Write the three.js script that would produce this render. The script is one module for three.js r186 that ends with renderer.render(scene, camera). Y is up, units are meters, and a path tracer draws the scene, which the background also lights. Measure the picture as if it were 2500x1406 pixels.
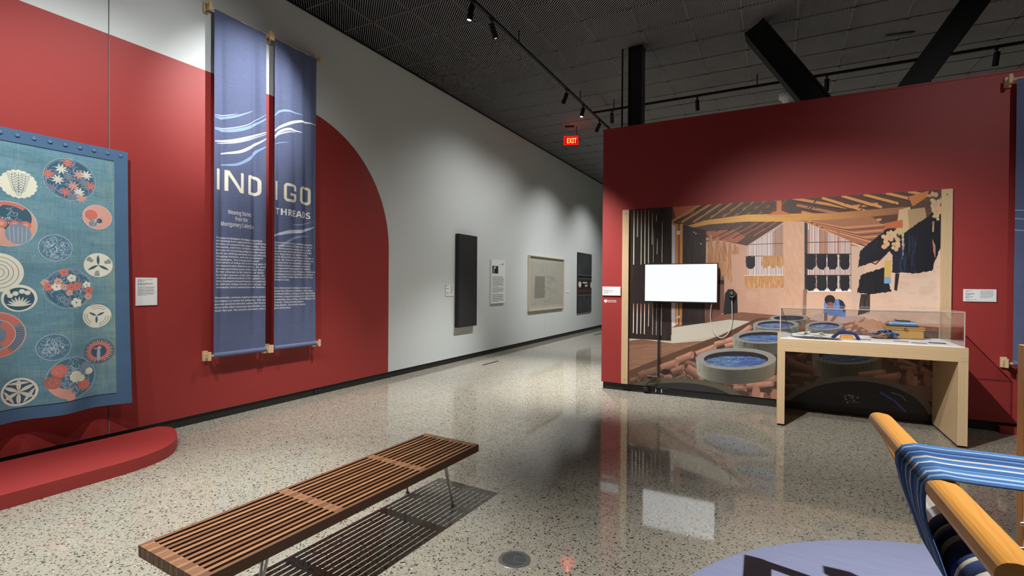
import * as THREE from 'three';
import { mergeGeometries } from 'three/addons/utils/BufferGeometryUtils.js';
import { RoundedBoxGeometry } from 'three/addons/geometries/RoundedBoxGeometry.js';
import { ImprovedNoise } from 'three/addons/math/ImprovedNoise.js';
import { RectAreaLightUniformsLib } from 'three/addons/lights/RectAreaLightUniformsLib.js';

// ------------------------------------------------------------------ camera, light level
RectAreaLightUniformsLib.init();
const FOCAL = 1206, CX = 1250, CY = 703;                      // in pixels of the 2500 x 1406 frame
const scene = new THREE.Scene();
scene.background = new THREE.Color(0x000000);
const camera = new THREE.PerspectiveCamera(2 * THREE.MathUtils.radToDeg(Math.atan(CY / FOCAL)), 2500 / 1406, 0.05, 80);
camera.position.set(0, 1.48, 0);
camera.rotation.order = 'YXZ';
camera.rotation.set(-0.00804, THREE.MathUtils.degToRad(28.139), 0.0072);
camera.updateMatrixWorld(true);
const renderer = new THREE.WebGLRenderer({ antialias: true });
renderer.toneMapping = THREE.LinearToneMapping;
renderer.toneMappingExposure = 1.0;
renderer.shadowMap.enabled = true;
const LAMP = [1.0, 0.985, 0.96];                               // warm white LED spots
const POWER = 0.8;

// where a pixel's ray meets a plane
const EYE = new THREE.Vector3(0, 1.48, 0), LOOK = new THREE.Quaternion().setFromEuler(new THREE.Euler(-0.00804, THREE.MathUtils.degToRad(28.139), 0.0072, 'YXZ'));
function ray(px, py) { return new THREE.Vector3((px - CX) / FOCAL, -(py - CY) / FOCAL, -1).applyQuaternion(LOOK); }
function onX(px, py, x) { const d = ray(px, py); return d.multiplyScalar(x / d.x).add(EYE); }
function onZ(px, py, z) { const d = ray(px, py); return d.multiplyScalar(z / d.z).add(EYE); }
function onY(px, py, y) { const d = ray(px, py); return d.multiplyScalar((y - EYE.y) / d.y).add(EYE); }

// ------------------------------------------------------------------ helpers
let seedState = 12345;
const rnd = () => { seedState = (seedState + 0x6d2b79f5) | 0; let t = Math.imul(seedState ^ (seedState >>> 15), 1 | seedState); t = (t + Math.imul(t ^ (t >>> 7), 61 | t)) ^ t; return ((t ^ (t >>> 14)) >>> 0) / 4294967296; };
const rr = (a, b) => a + (b - a) * rnd();
const perlin = new ImprovedNoise();
const srgb = (r, g, b) => new THREE.Color().setRGB(r / 255, g / 255, b / 255, THREE.SRGBColorSpace);
const taken = new Map();
function numbered(name) { const n = taken.get(name) ?? 0; taken.set(name, n + 1); return n ? name + '_' + String(n).padStart(3, '0') : name; }
function thing(name, label, category, [x, y, z] = [0, 0, 0], turn = 0, group) {
  const o = new THREE.Group(); o.name = numbered(name); scene.add(o);
  o.position.set(x, y, z); o.rotation.y = turn; o.userData = { label, category };
  if (group) o.userData.group = group;
  return o;
}
function structure(name, label) { const o = new THREE.Group(); o.name = numbered(name); o.userData = { kind: 'structure', label, category: name.split('_')[0] }; scene.add(o); return o; }
function part(name, geo, mat, parent, pos, label) {
  const m = new THREE.Mesh(geo, mat); m.name = name; parent.add(m);
  if (pos) m.position.set(...pos);
  if (label) m.userData.label = label;
  return m;
}
function tag(m, label, category, group) { m.name = numbered(m.name); m.userData = { ...m.userData, label, category }; if (group) m.userData.group = group; scene.add(m); return m; }
const std = (color, roughness = 0.8, extra = {}) => new THREE.MeshStandardMaterial({ color, roughness, ...extra });
const phys = (o) => new THREE.MeshPhysicalMaterial(o);
const box = (w, h, d, x = 0, y = 0, z = 0) => new THREE.BoxGeometry(w, h, d).translate(x, y, z);
const rbox = (w, h, d, r = 0.004, x = 0, y = 0, z = 0) => new RoundedBoxGeometry(w, h, d, 1, Math.min(r, w * 0.45, h * 0.45, d * 0.45)).translate(x, y, z);
function cyl(r, a, b, r2 = r, seg = 14) {                      // a rod from a to b
  const A = new THREE.Vector3(...a), B = new THREE.Vector3(...b), d = B.clone().sub(A), g = new THREE.CylinderGeometry(r2, r, d.length(), seg);
  g.applyQuaternion(new THREE.Quaternion().setFromUnitVectors(new THREE.Vector3(0, 1, 0), d.normalize()));
  return g.translate((A.x + B.x) / 2, (A.y + B.y) / 2, (A.z + B.z) / 2);
}
const tube = (pts, r, seg = 40, rad = 8, closed = false) => new THREE.TubeGeometry(new THREE.CatmullRomCurve3(pts.map((p) => new THREE.Vector3(...p)), closed), seg, r, rad, closed);
const merge = (list) => mergeGeometries(list.map((g) => { const n = g.index ? g.toNonIndexed() : g; for (const k of Object.keys(n.attributes)) if (!['position', 'normal', 'uv'].includes(k)) n.deleteAttribute(k); return n; }));
function metric(geo, grain = 'x', scale = 1, shift = 0) {      // uv in metres, u along the grain
  const g = geo.index ? geo.toNonIndexed() : geo, p = g.attributes.position, n = g.attributes.normal, uv = new Float32Array(p.count * 2), ax = ['x', 'y', 'z'];
  for (let i = 0; i < p.count; i += 3) {
    const N = [0, 1, 2].map((k) => Math.abs(n.array[i * 3 + k] + n.array[i * 3 + 3 + k] + n.array[i * 3 + 6 + k])), dom = ax[N.indexOf(Math.max(...N))];
    const rest = ax.filter((a) => a !== dom), u = rest.includes(grain) ? grain : rest[0], v = rest.find((a) => a !== u);
    for (let j = i; j < i + 3; j++) { const q = { x: p.getX(j), y: p.getY(j), z: p.getZ(j) }; uv[j * 2] = q[u] / scale + shift; uv[j * 2 + 1] = q[v] / scale + shift * 1.7; }
  }
  g.setAttribute('uv', new THREE.BufferAttribute(uv, 2));
  return g;
}
function canvas(w, h, draw) { const c = document.createElement('canvas'); c.width = Math.round(w); c.height = Math.round(h); draw(c.getContext('2d'), c.width, c.height); return c; }
function texture(c, repeat) {
  const t = new THREE.CanvasTexture(c); t.colorSpace = THREE.SRGBColorSpace; t.magFilter = THREE.LinearFilter; t.anisotropy = 8;
  if (repeat) { t.wrapS = t.wrapT = THREE.RepeatWrapping; t.repeat.set(...repeat); }
  return t;
}
const rgb = (r, g, b, a = 1) => `rgba(${Math.round(r)},${Math.round(g)},${Math.round(b)},${a})`;
function woodTexture(base, dark, light, lines, repeat) {
  return texture(canvas(512, 512, (c, w, h) => {
    c.fillStyle = rgb(...base); c.fillRect(0, 0, w, h);
    for (let i = 0; i < lines; i++) {
      const y = rr(-10, h + 10), k = rnd() < 0.6 ? dark : light; c.strokeStyle = rgb(...k, rr(0.05, 0.28)); c.lineWidth = rr(0.6, 3.4);
      const a = rr(2, 9), f = rr(0.004, 0.011), ph = rr(0, 6);
      c.beginPath(); for (let x = 0; x <= w; x += 16) { const yy = y + a * Math.sin(x * f + ph) + 2 * Math.sin(x * 0.0245437 * 2 + ph); x ? c.lineTo(x, yy) : c.moveTo(x, yy); } c.stroke();
    }
  }), repeat);
}
const onLeftWall = Math.PI / 2;                                // local x runs along the wall away from us, local z out of it
const LW = -5.314, RW = -6.82, CEIL = 4.95;
const UP = [1, 0, 0];

// ------------------------------------------------------------------ shared materials
const M = {
  white: std(srgb(211, 217, 218), 0.92), red: std(srgb(156, 50, 48), 0.55), black: std(srgb(27, 27, 27), 0.55), blackMetal: std(srgb(9, 9, 9), 0.6), baseboard: std(srgb(34, 33, 32), 0.45),
  paper: std(srgb(232, 234, 234), 0.9), chrome: std(srgb(200, 200, 200), 0.16, { metalness: 1 }), steel: std(srgb(120, 122, 124), 0.35, { metalness: 0.9 }),
  grey: std(srgb(175, 176, 172), 0.9), unseenWall: std(srgb(196, 198, 199), 0.92), seam: std(srgb(112, 112, 112), 0.7), mesh: std(srgb(200, 201, 204), 0.6, { side: THREE.DoubleSide }),
  plasticWhite: std(srgb(225, 225, 222), 0.4), brass: std(srgb(190, 160, 90), 0.3, { metalness: 1 }),
};
const maple = woodTexture([214, 184, 144], [190, 154, 112], [230, 206, 172], 260);
maple.wrapS = maple.wrapT = THREE.RepeatWrapping;
M.maple = std(0xffffff, 0.5, { map: maple });
const walnut = [[[130, 90, 60], [86, 54, 34], [170, 128, 88]], [[110, 74, 50], [72, 45, 30], [144, 102, 70]], [[150, 108, 72], [100, 66, 42], [186, 144, 100]]].map((c) => { const t = woodTexture(...c, 220); t.wrapS = t.wrapT = THREE.RepeatWrapping; return std(0xffffff, 0.42, { map: t }); });
const pineTex = woodTexture([222, 158, 74], [188, 118, 44], [238, 182, 100], 160); pineTex.wrapS = pineTex.wrapT = THREE.RepeatWrapping;
M.pine = phys({ color: 0xffffff, map: pineTex, roughness: 0.38, clearcoat: 0.25, clearcoatRoughness: 0.3 });

// ------------------------------------------------------------------ floor
{
  const SIZE = 2048, TILE = 2.4;
  const c = canvas(SIZE, SIZE, (g, w, h) => {
    g.fillStyle = rgb(155, 152, 137); g.fillRect(0, 0, w, h);
    const wrap = (x, y, r, f) => { for (const dx of [-w, 0, w]) for (const dy of [-h, 0, h]) if (x + dx > -r && x + dx < w + r && y + dy > -r && y + dy < h + r) f(x + dx, y + dy); };
    for (let i = 0; i < 900; i++) { const r = rr(20, 90), k = rnd() < 0.5 ? [140, 133, 120] : [172, 166, 152]; g.fillStyle = rgb(...k, 0.10); wrap(rnd() * w, rnd() * h, r, (x, y) => { g.beginPath(); g.ellipse(x, y, r, r * 0.6, i, 0, 7); g.fill(); }); }
    const chip = (r, col, a) => { const n = 5 + Math.floor(rnd() * 3), st = rr(0.55, 1), rot = rr(0, 3.14), pts = []; for (let k = 0; k < n; k++) { const t = k / n * 6.283, q = r * rr(0.65, 1.1), X = Math.cos(t) * q, Y = Math.sin(t) * q * st; pts.push([X * Math.cos(rot) - Y * Math.sin(rot), X * Math.sin(rot) + Y * Math.cos(rot)]); }
      g.fillStyle = rgb(...col, a); wrap(rnd() * w, rnd() * h, r + 2, (x, y) => { g.beginPath(); pts.forEach((p, j) => j ? g.lineTo(x + p[0], y + p[1]) : g.moveTo(x + p[0], y + p[1])); g.closePath(); g.fill(); }); };
    for (let i = 0; i < 26000; i++) chip(rr(1.5, 4), [rr(176, 210), rr(172, 204), rr(154, 186)], 0.55);
    for (let i = 0; i < 27000; i++) { const v = rr(50, 112); chip(rr(1.4, 3.8), [v + 5, v, v - 8], rr(0.6, 0.95)); }
    for (let i = 0; i < 9000; i++) { const v = rr(28, 74); chip(rr(2.6, 6.4), [v + 5, v, v - 4], 0.9); }
    for (let i = 0; i < 900; i++) { const v = rr(30, 70); chip(rr(5, 8.5), [v + 8, v, v - 6], 0.9); }
    for (let i = 0; i < 900; i++) chip(rr(1.6, 4.5), [238, 234, 222], 0.95);
    for (let i = 0; i < 700; i++) chip(rr(2, 5), [168, 128, 104], 0.7);
  });
  const map = texture(c); map.wrapS = map.wrapT = THREE.RepeatWrapping;
  const x0 = -5.6, x1 = 7, z0 = -19, z1 = 6, nx = 1, nz = 1, g = new THREE.PlaneGeometry(x1 - x0, z1 - z0, nx, nz).rotateX(-Math.PI / 2).translate((x0 + x1) / 2, 0, (z0 + z1) / 2);
  const p = g.attributes.position, uv = g.attributes.uv;
  for (let i = 0; i < p.count; i++) uv.setXY(i, p.getX(i) / TILE, p.getZ(i) / TILE);
  const f = structure('floor', 'polished grey concrete floor with exposed dark aggregate');
  part('slab_surface', g, phys({ color: 0xffffff, map, roughness: 0.05, ior: 1.5, specularIntensity: 0.55 }), f);
  part('slab', box(12.6, 0.2, 25, 0.7, -0.11, -6.5), M.grey, f);
}

// ------------------------------------------------------------------ walls
const SEAMS = [-2.215, -11.75];
{
  const w = structure('wall_left', 'tall white gallery wall with a dark red painted field');
  const piece = (za, zb) => part('wall_panel', box(0.3, CEIL - 0.097, za - zb, LW - 0.15, (CEIL + 0.097) / 2, (za + zb) / 2), M.white, w);
  piece(6, SEAMS[0] + 0.004); piece(SEAMS[0] - 0.004, SEAMS[1] + 0.0015); piece(SEAMS[1] - 0.0015, -19);
  part('backing', box(0.2, CEIL, 25, LW - 0.42, CEIL / 2, -6.5), M.black, w);
  part('seam_strip', box(0.02, CEIL - 0.1, 0.0079, LW - 0.017, (CEIL + 0.1) / 2, SEAMS[0]), M.black, w); part('seam_strip', box(0.02, CEIL - 0.1, 0.0029, LW - 0.013, (CEIL + 0.1) / 2, SEAMS[1]), M.grey, w);
  // the red field, a thin coat with a quarter-round corner
  const flat = (pts) => { const s = new THREE.Shape(pts.map((p) => new THREE.Vector2(...p))); return new THREE.ExtrudeGeometry(s, { depth: 0.002, bevelEnabled: false }).rotateY(onLeftWall).translate(LW, 0, 0); };
  part('red_field', flat([[-1.6, 0.099], [-SEAMS[0] - 0.004, 0.099], [-SEAMS[0] - 0.004, 3.7], [-1.6, 3.7]]), M.red, w, null, 'dark red painted field');
  const pts = [[-SEAMS[0] + 0.004, 0.099], [5.865, 0.099]];
  for (let i = 0; i <= 48; i++) { const a = i / 48 * Math.PI / 2; pts.push([4.165 + 1.7 * Math.cos(a), 2.0 + 1.7 * Math.sin(a)]); }
  pts.push([-SEAMS[0] + 0.004, 3.7]);
  part('red_field', flat(pts), M.red, w, null, 'dark red painted field with a quarter-round corner');
  const b = structure('baseboard_left', 'black recessed baseboard under the tall wall');
  part('board', box(0.1, 0.097, 25, LW - 0.018 - 0.05, 0.0485, -6.5), M.baseboard, b);
  part('outlet', rbox(0.012, 0.06, 0.09, 0.004, LW - 0.014, 0.05, onX(775, 956, LW).z), M.black, b);

  const e = structure('wall_back', 'unseen grey end wall of the gallery'); part('wall_panel', box(12.6, CEIL, 0.3, 0.7, CEIL / 2, -19.15), M.unseenWall, e);  // these three walls are out of view; their tone sets the bounced light
  const r = structure('wall_right', 'unseen grey side wall of the gallery'); part('wall_panel', box(0.3, CEIL, 25.6, 7.15, CEIL / 2, -6.5), M.unseenWall, r);
  const f = structure('wall_front', 'unseen grey front wall of the gallery'); part('wall_panel', box(12.6, CEIL, 0.3, 0.7, CEIL / 2, 6.15), M.unseenWall, f);

  const p = structure('wall_partition', 'free-standing dark red partition wall with a recessed black base');
  part('wall_panel', box(6.4, 3.665 - 0.1, 0.2, -2.19 + 3.2, (3.665 + 0.1) / 2, RW - 0.1), M.red, p);
  part('cap', box(6.41, 0.018, 0.216, -2.19 + 3.2, 3.674, RW - 0.1), M.red, p);
  part('recessed_base', box(6.36, 0.1, 0.16, -2.19 + 3.2, 0.05, RW - 0.1), M.baseboard, p);
}

// ------------------------------------------------------------------ ceiling of expanded-metal panels
{
  const c = structure('ceiling', 'black ceiling of square expanded-metal mesh panels'), S = 0.622, X0 = -4.771, Z0 = -4.93;
  part('slab', box(12.9, 0.2, 25.3, 0.7, CEIL + 0.46, -6.5), std(srgb(13, 13, 13), 0.95), c);
  part('edge_angle', box(0.02, 0.03, 25, LW + 0.012, CEIL - 0.012, -6.5), M.blackMetal, c);
  const pitch = S / 31, half = S / 34, pos = [], quad = (a, b, d, e) => pos.push(...a, ...b, ...d, ...a, ...d, ...e);
  for (let k = 0; k <= 31; k++) for (let j = 0; j < 34; j++) {   // zigzag strands along z, leaning like cut expanded metal
    const at = (q) => k * pitch + ((q + k) % 2 ? 0.5 : -0.5) * (pitch - 0.0035), w = 0.0040, xa = at(j), xb = at(j + 1), za = -j * half, zb = -(j + 1) * half;
    quad([xa - w, 0.002, za], [xa + w, -0.002, za], [xb + w, -0.002, zb], [xb - w, 0.002, zb]);
  }
  const g = new THREE.BufferGeometry(); g.setAttribute('position', new THREE.Float32BufferAttribute(pos, 3)); g.computeVertexNormals();
  g.setAttribute('uv', new THREE.Float32BufferAttribute(new Float32Array(pos.length / 3 * 2), 2));
  const cells = [];
  for (let i = -1; i < 17; i++) for (let j = -4; j < 22; j++) cells.push([X0 + i * S, Z0 - j * S]);
  const view = new THREE.Frustum().setFromProjectionMatrix(new THREE.Matrix4().multiplyMatrices(camera.projectionMatrix, camera.matrixWorldInverse));
  const shown = cells.map(([x, z]) => [x, z, view.intersectsBox(new THREE.Box3(new THREE.Vector3(x, CEIL, z - S), new THREE.Vector3(x + S, CEIL, z))) && x > -5.6 && x + S < 6.9, Math.hypot(x, z) + (z < -9.4 && x > -2.5 ? 50 : 0)]).filter((q) => q[2]).sort((a, b) => a[3] - b[3]);
  shown.slice(0, 298).forEach(([x, z]) => part('mesh_panel', g, M.mesh, c, [x, CEIL, z]));
  const more = shown.slice(298), far = new THREE.InstancedMesh(g, M.mesh, Math.max(1, more.length)); far.name = 'distant_mesh_panels'; far.userData.kind = 'stuff';
  more.forEach(([x, z], i) => far.setMatrixAt(i, new THREE.Matrix4().makeTranslation(x, CEIL, z))); if (more.length) c.add(far);
  const keep = new Set(shown.map(([x, z]) => x.toFixed(2) + z.toFixed(2))), rest = [];
  for (let i = -2; i < 19; i++) for (let j = -18; j < 23; j++) { const x = X0 + i * S, z = Z0 - j * S; if (!keep.has(x.toFixed(2) + z.toFixed(2))) rest.push(box(S - 0.01, 0.004, S - 0.01, x + S / 2, CEIL + 0.004, z - S / 2)); }
  const rs = part('outer_panels', merge(rest), std(srgb(40, 39, 38), 0.8), c); rs.userData.kind = 'stuff';
  // joint rails under the panel edges, with a clip at each crossing
  const clips = [];
  for (let j = -4; j < 23; j++) part('joint_rail', box(12.2, 0.008, 0.009, 0.8, CEIL - 0.006, Z0 - j * S), M.seam, c);
  for (let i = 0; i < 18; i++) part('joint_rail', box(0.006, 0.008, 21, X0 + i * S, CEIL - 0.004, -8), M.seam, c);
  for (let i = 0; i < 14; i++) for (let j = -3; j < 15; j++) clips.push(box(0.05, 0.012, 0.02, X0 + i * S, CEIL - 0.012, Z0 - j * S));
  const cl = part('clips', merge(clips), std(srgb(104, 100, 96), 0.5, { metalness: 0.4 }), c); cl.userData.kind = 'stuff';
}

// ------------------------------------------------------------------ black steel behind the partition
{
  const brace = (name, label, a, b, w, d) => {
    const A = new THREE.Vector3(...a), B = new THREE.Vector3(...b), L = A.distanceTo(B), o = thing(name, label, name.includes('post') ? 'post' : 'brace', a);
    o.quaternion.setFromUnitVectors(new THREE.Vector3(0, 1, 0), B.clone().sub(A).normalize());
    part('web', box(w * 0.86, L, d, 0, L / 2, 0), M.blackMetal, o);
    for (const s of [-1, 1]) part('flange', box(0.02, L, d + 0.05, s * w * 0.46, L / 2, 0), M.blackMetal, o);
    return o;
  };
  const post = brace('steel_post', 'black vertical steel post rising behind the end of the red partition', [-1.83, 0, -7.24], [-1.83, CEIL - 0.02, -7.24], 0.19, 0.16);
  part('head_plate', box(0.21, 0.02, 0.2, 0, CEIL - 0.03, 0), M.blackMetal, post);
  brace('diagonal_brace', 'black diagonal steel brace meeting the ceiling with its cut end above the mural', [2.78, 0.17, -7.25], [-0.29, CEIL - 0.1, -7.25], 0.27, 0.2);
  brace('diagonal_brace', 'black diagonal steel brace leaning the other way above the wall label', [-0.95, 0.17, -7.6], [2.03, CEIL - 0.1, -7.6], 0.27, 0.2);
  tag(part('hanger_rod', cyl(0.012, [-2.03, 3.2, -7.2], [-2.03, CEIL, -7.2]), M.blackMetal, scene), 'thin black hanger rod beside the vertical steel post', 'rod');
  const d = onY(1920, 240, 4.86), s = thing('ceiling_sensor', 'white round ceiling sensor dome above the red partition', 'sensor', [d.x, CEIL - 0.02, d.z]);
  part('dome', new THREE.LatheGeometry([[0, -0.16], [0.06, -0.155], [0.075, -0.11], [0.12, -0.075], [0.13, -0.03], [0.11, 0]].map((p) => new THREE.Vector2(...p)), 24), M.plasticWhite, s);
  part('mounting_ring', new THREE.TorusGeometry(0.115, 0.012, 8, 24).rotateX(Math.PI / 2), M.plasticWhite, s);
  const q = onY(2195, 85, CEIL - 0.02); const dif = thing('ceiling_diffuser', 'small grey slot diffuser set in the mesh ceiling', 'vent', [q.x, CEIL - 0.02, q.z], 0.2);
  part('frame', rbox(0.34, 0.012, 0.06, 0.003), std(srgb(110, 112, 112), 0.6), dif); part('blade', box(0.3, 0.008, 0.012, 0, -0.008, 0), std(srgb(150, 152, 152), 0.5), dif);
}

// ------------------------------------------------------------------ lighting tracks and spots
function track(label, a, b) {
  const o = thing('lighting_track', label, 'track', a), v = b.map((k, i) => k - a[i]), L = Math.hypot(...v);
  o.rotation.y = Math.atan2(-v[0], -v[2]);
  part('rail', box(0.035, 0.035, L, 0, 0, -L / 2), M.blackMetal, o);
  for (let i = 0.4; i < L; i += 2.4) part('drop_rod', cyl(0.008, [0, 0, -i], [0, CEIL - a[1], -i], 0.008, 8), M.blackMetal, o);
  return o;
}
const TY = 4.76;
track('long black lighting track running beside the tall white wall', [-3.13, TY, 4], [-3.13, TY, -15]);
track('black lighting track crossing behind the red partition', [-3.11, TY, -9.06], [5.5, TY, -9.06]);
track('black lighting track over the loom, out of view', [2.5, TY, 4], [2.5, TY, -4]);  // unseen track, placed to carry the lamps on the loom side
track('short black lighting track between the bench and the loom, out of view', [-1.2, TY, 4], [-1.2, TY, -3.3]);  // kept out of view; carries the lamps for case and mural
const GLOW = std(0x000000, 0.4, { emissive: new THREE.Color(1, 0.98, 0.95), emissiveIntensity: 6 });
const OFFLENS = std(srgb(60, 60, 62), 0.3);
function spot(x, z, target, power, angle, label, { penumbra = 0.7, on = true, y = TY, size = 1.0, glow = 1 } = {}) {
  const o = thing('track_spotlight', label, 'spotlight', [x, y - 0.02, z], 0, 'track spotlights');
  part('adapter', box(0.032, 0.03, 0.09, 0, 0.0, 0), M.blackMetal, o);
  part('stem', cyl(0.009, [0, 0, 0], [0, -0.06, 0], 0.009, 10), M.blackMetal, o);
  const head = new THREE.Group(); head.name = 'head'; head.position.set(0, -0.07, 0); o.add(head);
  const dir = new THREE.Vector3(...target).sub(new THREE.Vector3(x, y - 0.09, z)).normalize();
  head.quaternion.setFromUnitVectors(new THREE.Vector3(0, -1, 0), dir);
  const barrel = new THREE.LatheGeometry([[0, 0.02], [0.03, 0.02], [0.034, 0.012], [0.034, -0.16], [0.030, -0.16], [0.029, -0.145], [0, -0.145]].map((p) => new THREE.Vector2(...p)), 20);
  part('barrel', barrel, M.blackMetal, head);
  part('lens', new THREE.CylinderGeometry(0.026, 0.026, 0.006, 20).translate(0, -0.147, 0), on ? GLOW : OFFLENS, head);
  if (on) {
    const l = new THREE.SpotLight(new THREE.Color(...LAMP), power * POWER, 0, angle * Math.PI / 180, penumbra, 2);
    l.position.set(0, -0.175, 0); l.name = 'lamp'; l.castShadow = true; l.shadow.radius = size; l.shadow.mapSize.set(1024, 1024);
    const t = new THREE.Object3D(); t.name = 'aim'; t.position.set(0, -1.5, 0); head.add(l, t); l.target = t;
  }
  return o;
}
const S1 = 'black spotlight on the long track, aimed at ';
// [x, z, target, candela, half angle, label]
const soft = { penumbra: 1 };
spot(-3.13, 1.6, [LW, 1.6, -0.6], 22, 34, S1 + 'the far half of the patterned textile, head out of view', soft);  // unseen lamp, placed to light the textile from the side
spot(-3.13, -0.6, [LW, 1.8, -2.4], 42, 36, S1 + 'the edge of the patterned textile, head out of view', soft);  // out of view, lights the textile edge and the red wall
spot(-3.13, -1.85, [-2.8, 0.1, -1.3], 150, 30, S1 + 'the slatted bench', soft);
spot(-3.13, -2.7, [LW, 2.2, -2.9], 11, 56, S1 + 'the blue banners, head out of view', soft);  // unseen wide lamp over banners and upper wall
spot(-3.13, -4.0, [LW, 3.45, -3.5], 44, 23, S1 + 'the upper part of the blue banners, head out of view', soft);  // out of view, makes the bright pool high on the banners
spot(-3.13, -4.82, [-3.8, 0, -4.2], 98, 29, S1 + 'the open floor before the partition', soft);
spot(-3.13, -5.27, [-2.3, 0.5, RW], 140, 25, S1 + 'the blank screen on the mural', soft);
spot(-3.13, -7.75, [LW, 0.3, -8.1], 14, 62, S1 + 'the tall black panel', soft);
spot(-3.13, -8.55, [-3.7, 0, -7.2], 130, 30, S1 + 'the floor of the passage', soft);
spot(-3.13, -9.5, [LW, 0.2, -9.4], 9, 60, S1 + 'the standing text panel', soft);
spot(-3.13, -11.6, [LW, 0, -11.9], 24, 54, S1 + 'the framed pale drawing, head out of view', soft);  // unseen behind the partition, lights the wall around the drawing
spot(-3.13, -14.4, [LW, 0, -14.7], 25, 52, S1 + 'the dark painting at the far end, head out of view', soft);  // hidden by the partition, lights the far end of the wall
const S2 = 'black spotlight on the crossing track, ';
spot(-2.75, -9.06, [-3.6, 0, -12.5], 50, 40, S2 + 'turned toward the passage', soft);
spot(-1.24, -9.06, [-1.2, 0, -11], 50, 40, S2 + 'beside the vertical post', soft);
spot(0.66, -9.06, [0.66, 0, -11.5], 50, 40, S2 + 'between the diagonal braces', soft);
spot(2.62, -9.06, [2.7, 0, -11.5], 50, 40, S2 + 'beyond the diagonal braces', soft);
const S3 = 'black spotlight out of view on the track over the loom, aimed at ';
spot(2.5, -1.55, [0.7, 0.2, -2.2], 132, 24, S3 + 'the lavender platform', soft);
spot(2.5, -3.4, [2.3, 2.2, RW], 9, 42, S3 + 'the banner on the red partition', soft);  // unseen lamp, placed to brighten the right of the partition
spot(2.5, 3.0, [1.6, 0, 4.0], 60, 46, S3 + 'the floor behind the loom, added as fill', soft);  // added fill lamp, lifts the ambient light from behind
const S4 = 'black spotlight out of view on the short track overhead, aimed at ';
spot(-1.2, -2.0, [0.7, 0.8, -6.0], 100, 27, S4 + 'the display case', soft);
spot(-1.2, -3.0, [0.4, 0.95, RW], 40, 25, S4 + 'the mural', soft);  // out of view, placed to brighten the mural
spot(-3.13, 3.2, [-2.6, 0, 4.2], 60, 46, S1 + 'the floor at the entrance end, added as fill, head out of view', soft);  // fill lamp added behind the camera for ambient bounce

// ------------------------------------------------------------------ illuminated exit sign
{
  const p = onY(1394, 343, 4.62), o = thing('exit_sign', 'small glowing red EXIT sign hanging from the black ceiling', 'sign', [p.x, p.y, p.z], 0.36);
  const c = canvas(512, 320, (g, w, h) => { g.fillStyle = rgb(104, 2, 3); g.fillRect(0, 0, w, h); g.strokeStyle = rgb(200, 20, 20); g.lineWidth = 14; g.strokeRect(14, 14, w - 28, h - 28); g.fillStyle = rgb(255, 122, 56); g.font = 'bold 250px sans-serif'; g.textAlign = 'center'; g.textBaseline = 'middle'; g.save(); g.translate(w / 2 + 20, h / 2 + 6); g.scale(0.66, 1); g.fillText('EXIT', 0, 0, 600); g.restore(); });
  const t = texture(c);
  part('housing', rbox(0.33, 0.215, 0.03, 0.006, 0, 0, -0.017), M.blackMetal, o);
  part('face', new THREE.PlaneGeometry(0.32, 0.2).translate(0, 0, 0.001), std(0x000000, 0.3, { emissive: 0xffffff, emissiveMap: t, emissiveIntensity: 4 }), o, null, 'glowing red face with EXIT lettering');
  part('canopy', box(0.2, 0.03, 0.05, -0.03, CEIL - p.y - 0.02, -0.017), M.blackMetal, o);
  part('hanger', cyl(0.008, [0.12, 0.1, -0.017], [0.12, CEIL - p.y - 0.02, -0.017], 0.008, 8), M.blackMetal, o);
  const l = new THREE.RectAreaLight(new THREE.Color(1, 0.06, 0.04), 3, 0.3, 0.19); l.name = 'glow'; l.position.set(0, 0, 0.012); l.rotation.y = Math.PI; o.add(l);
  const up = new THREE.PointLight(new THREE.Color(1, 0.05, 0.03), 0.09, 0, 2); up.name = 'upper_glow'; up.position.set(0, 0.14, 0.03); o.add(up);
}

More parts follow.
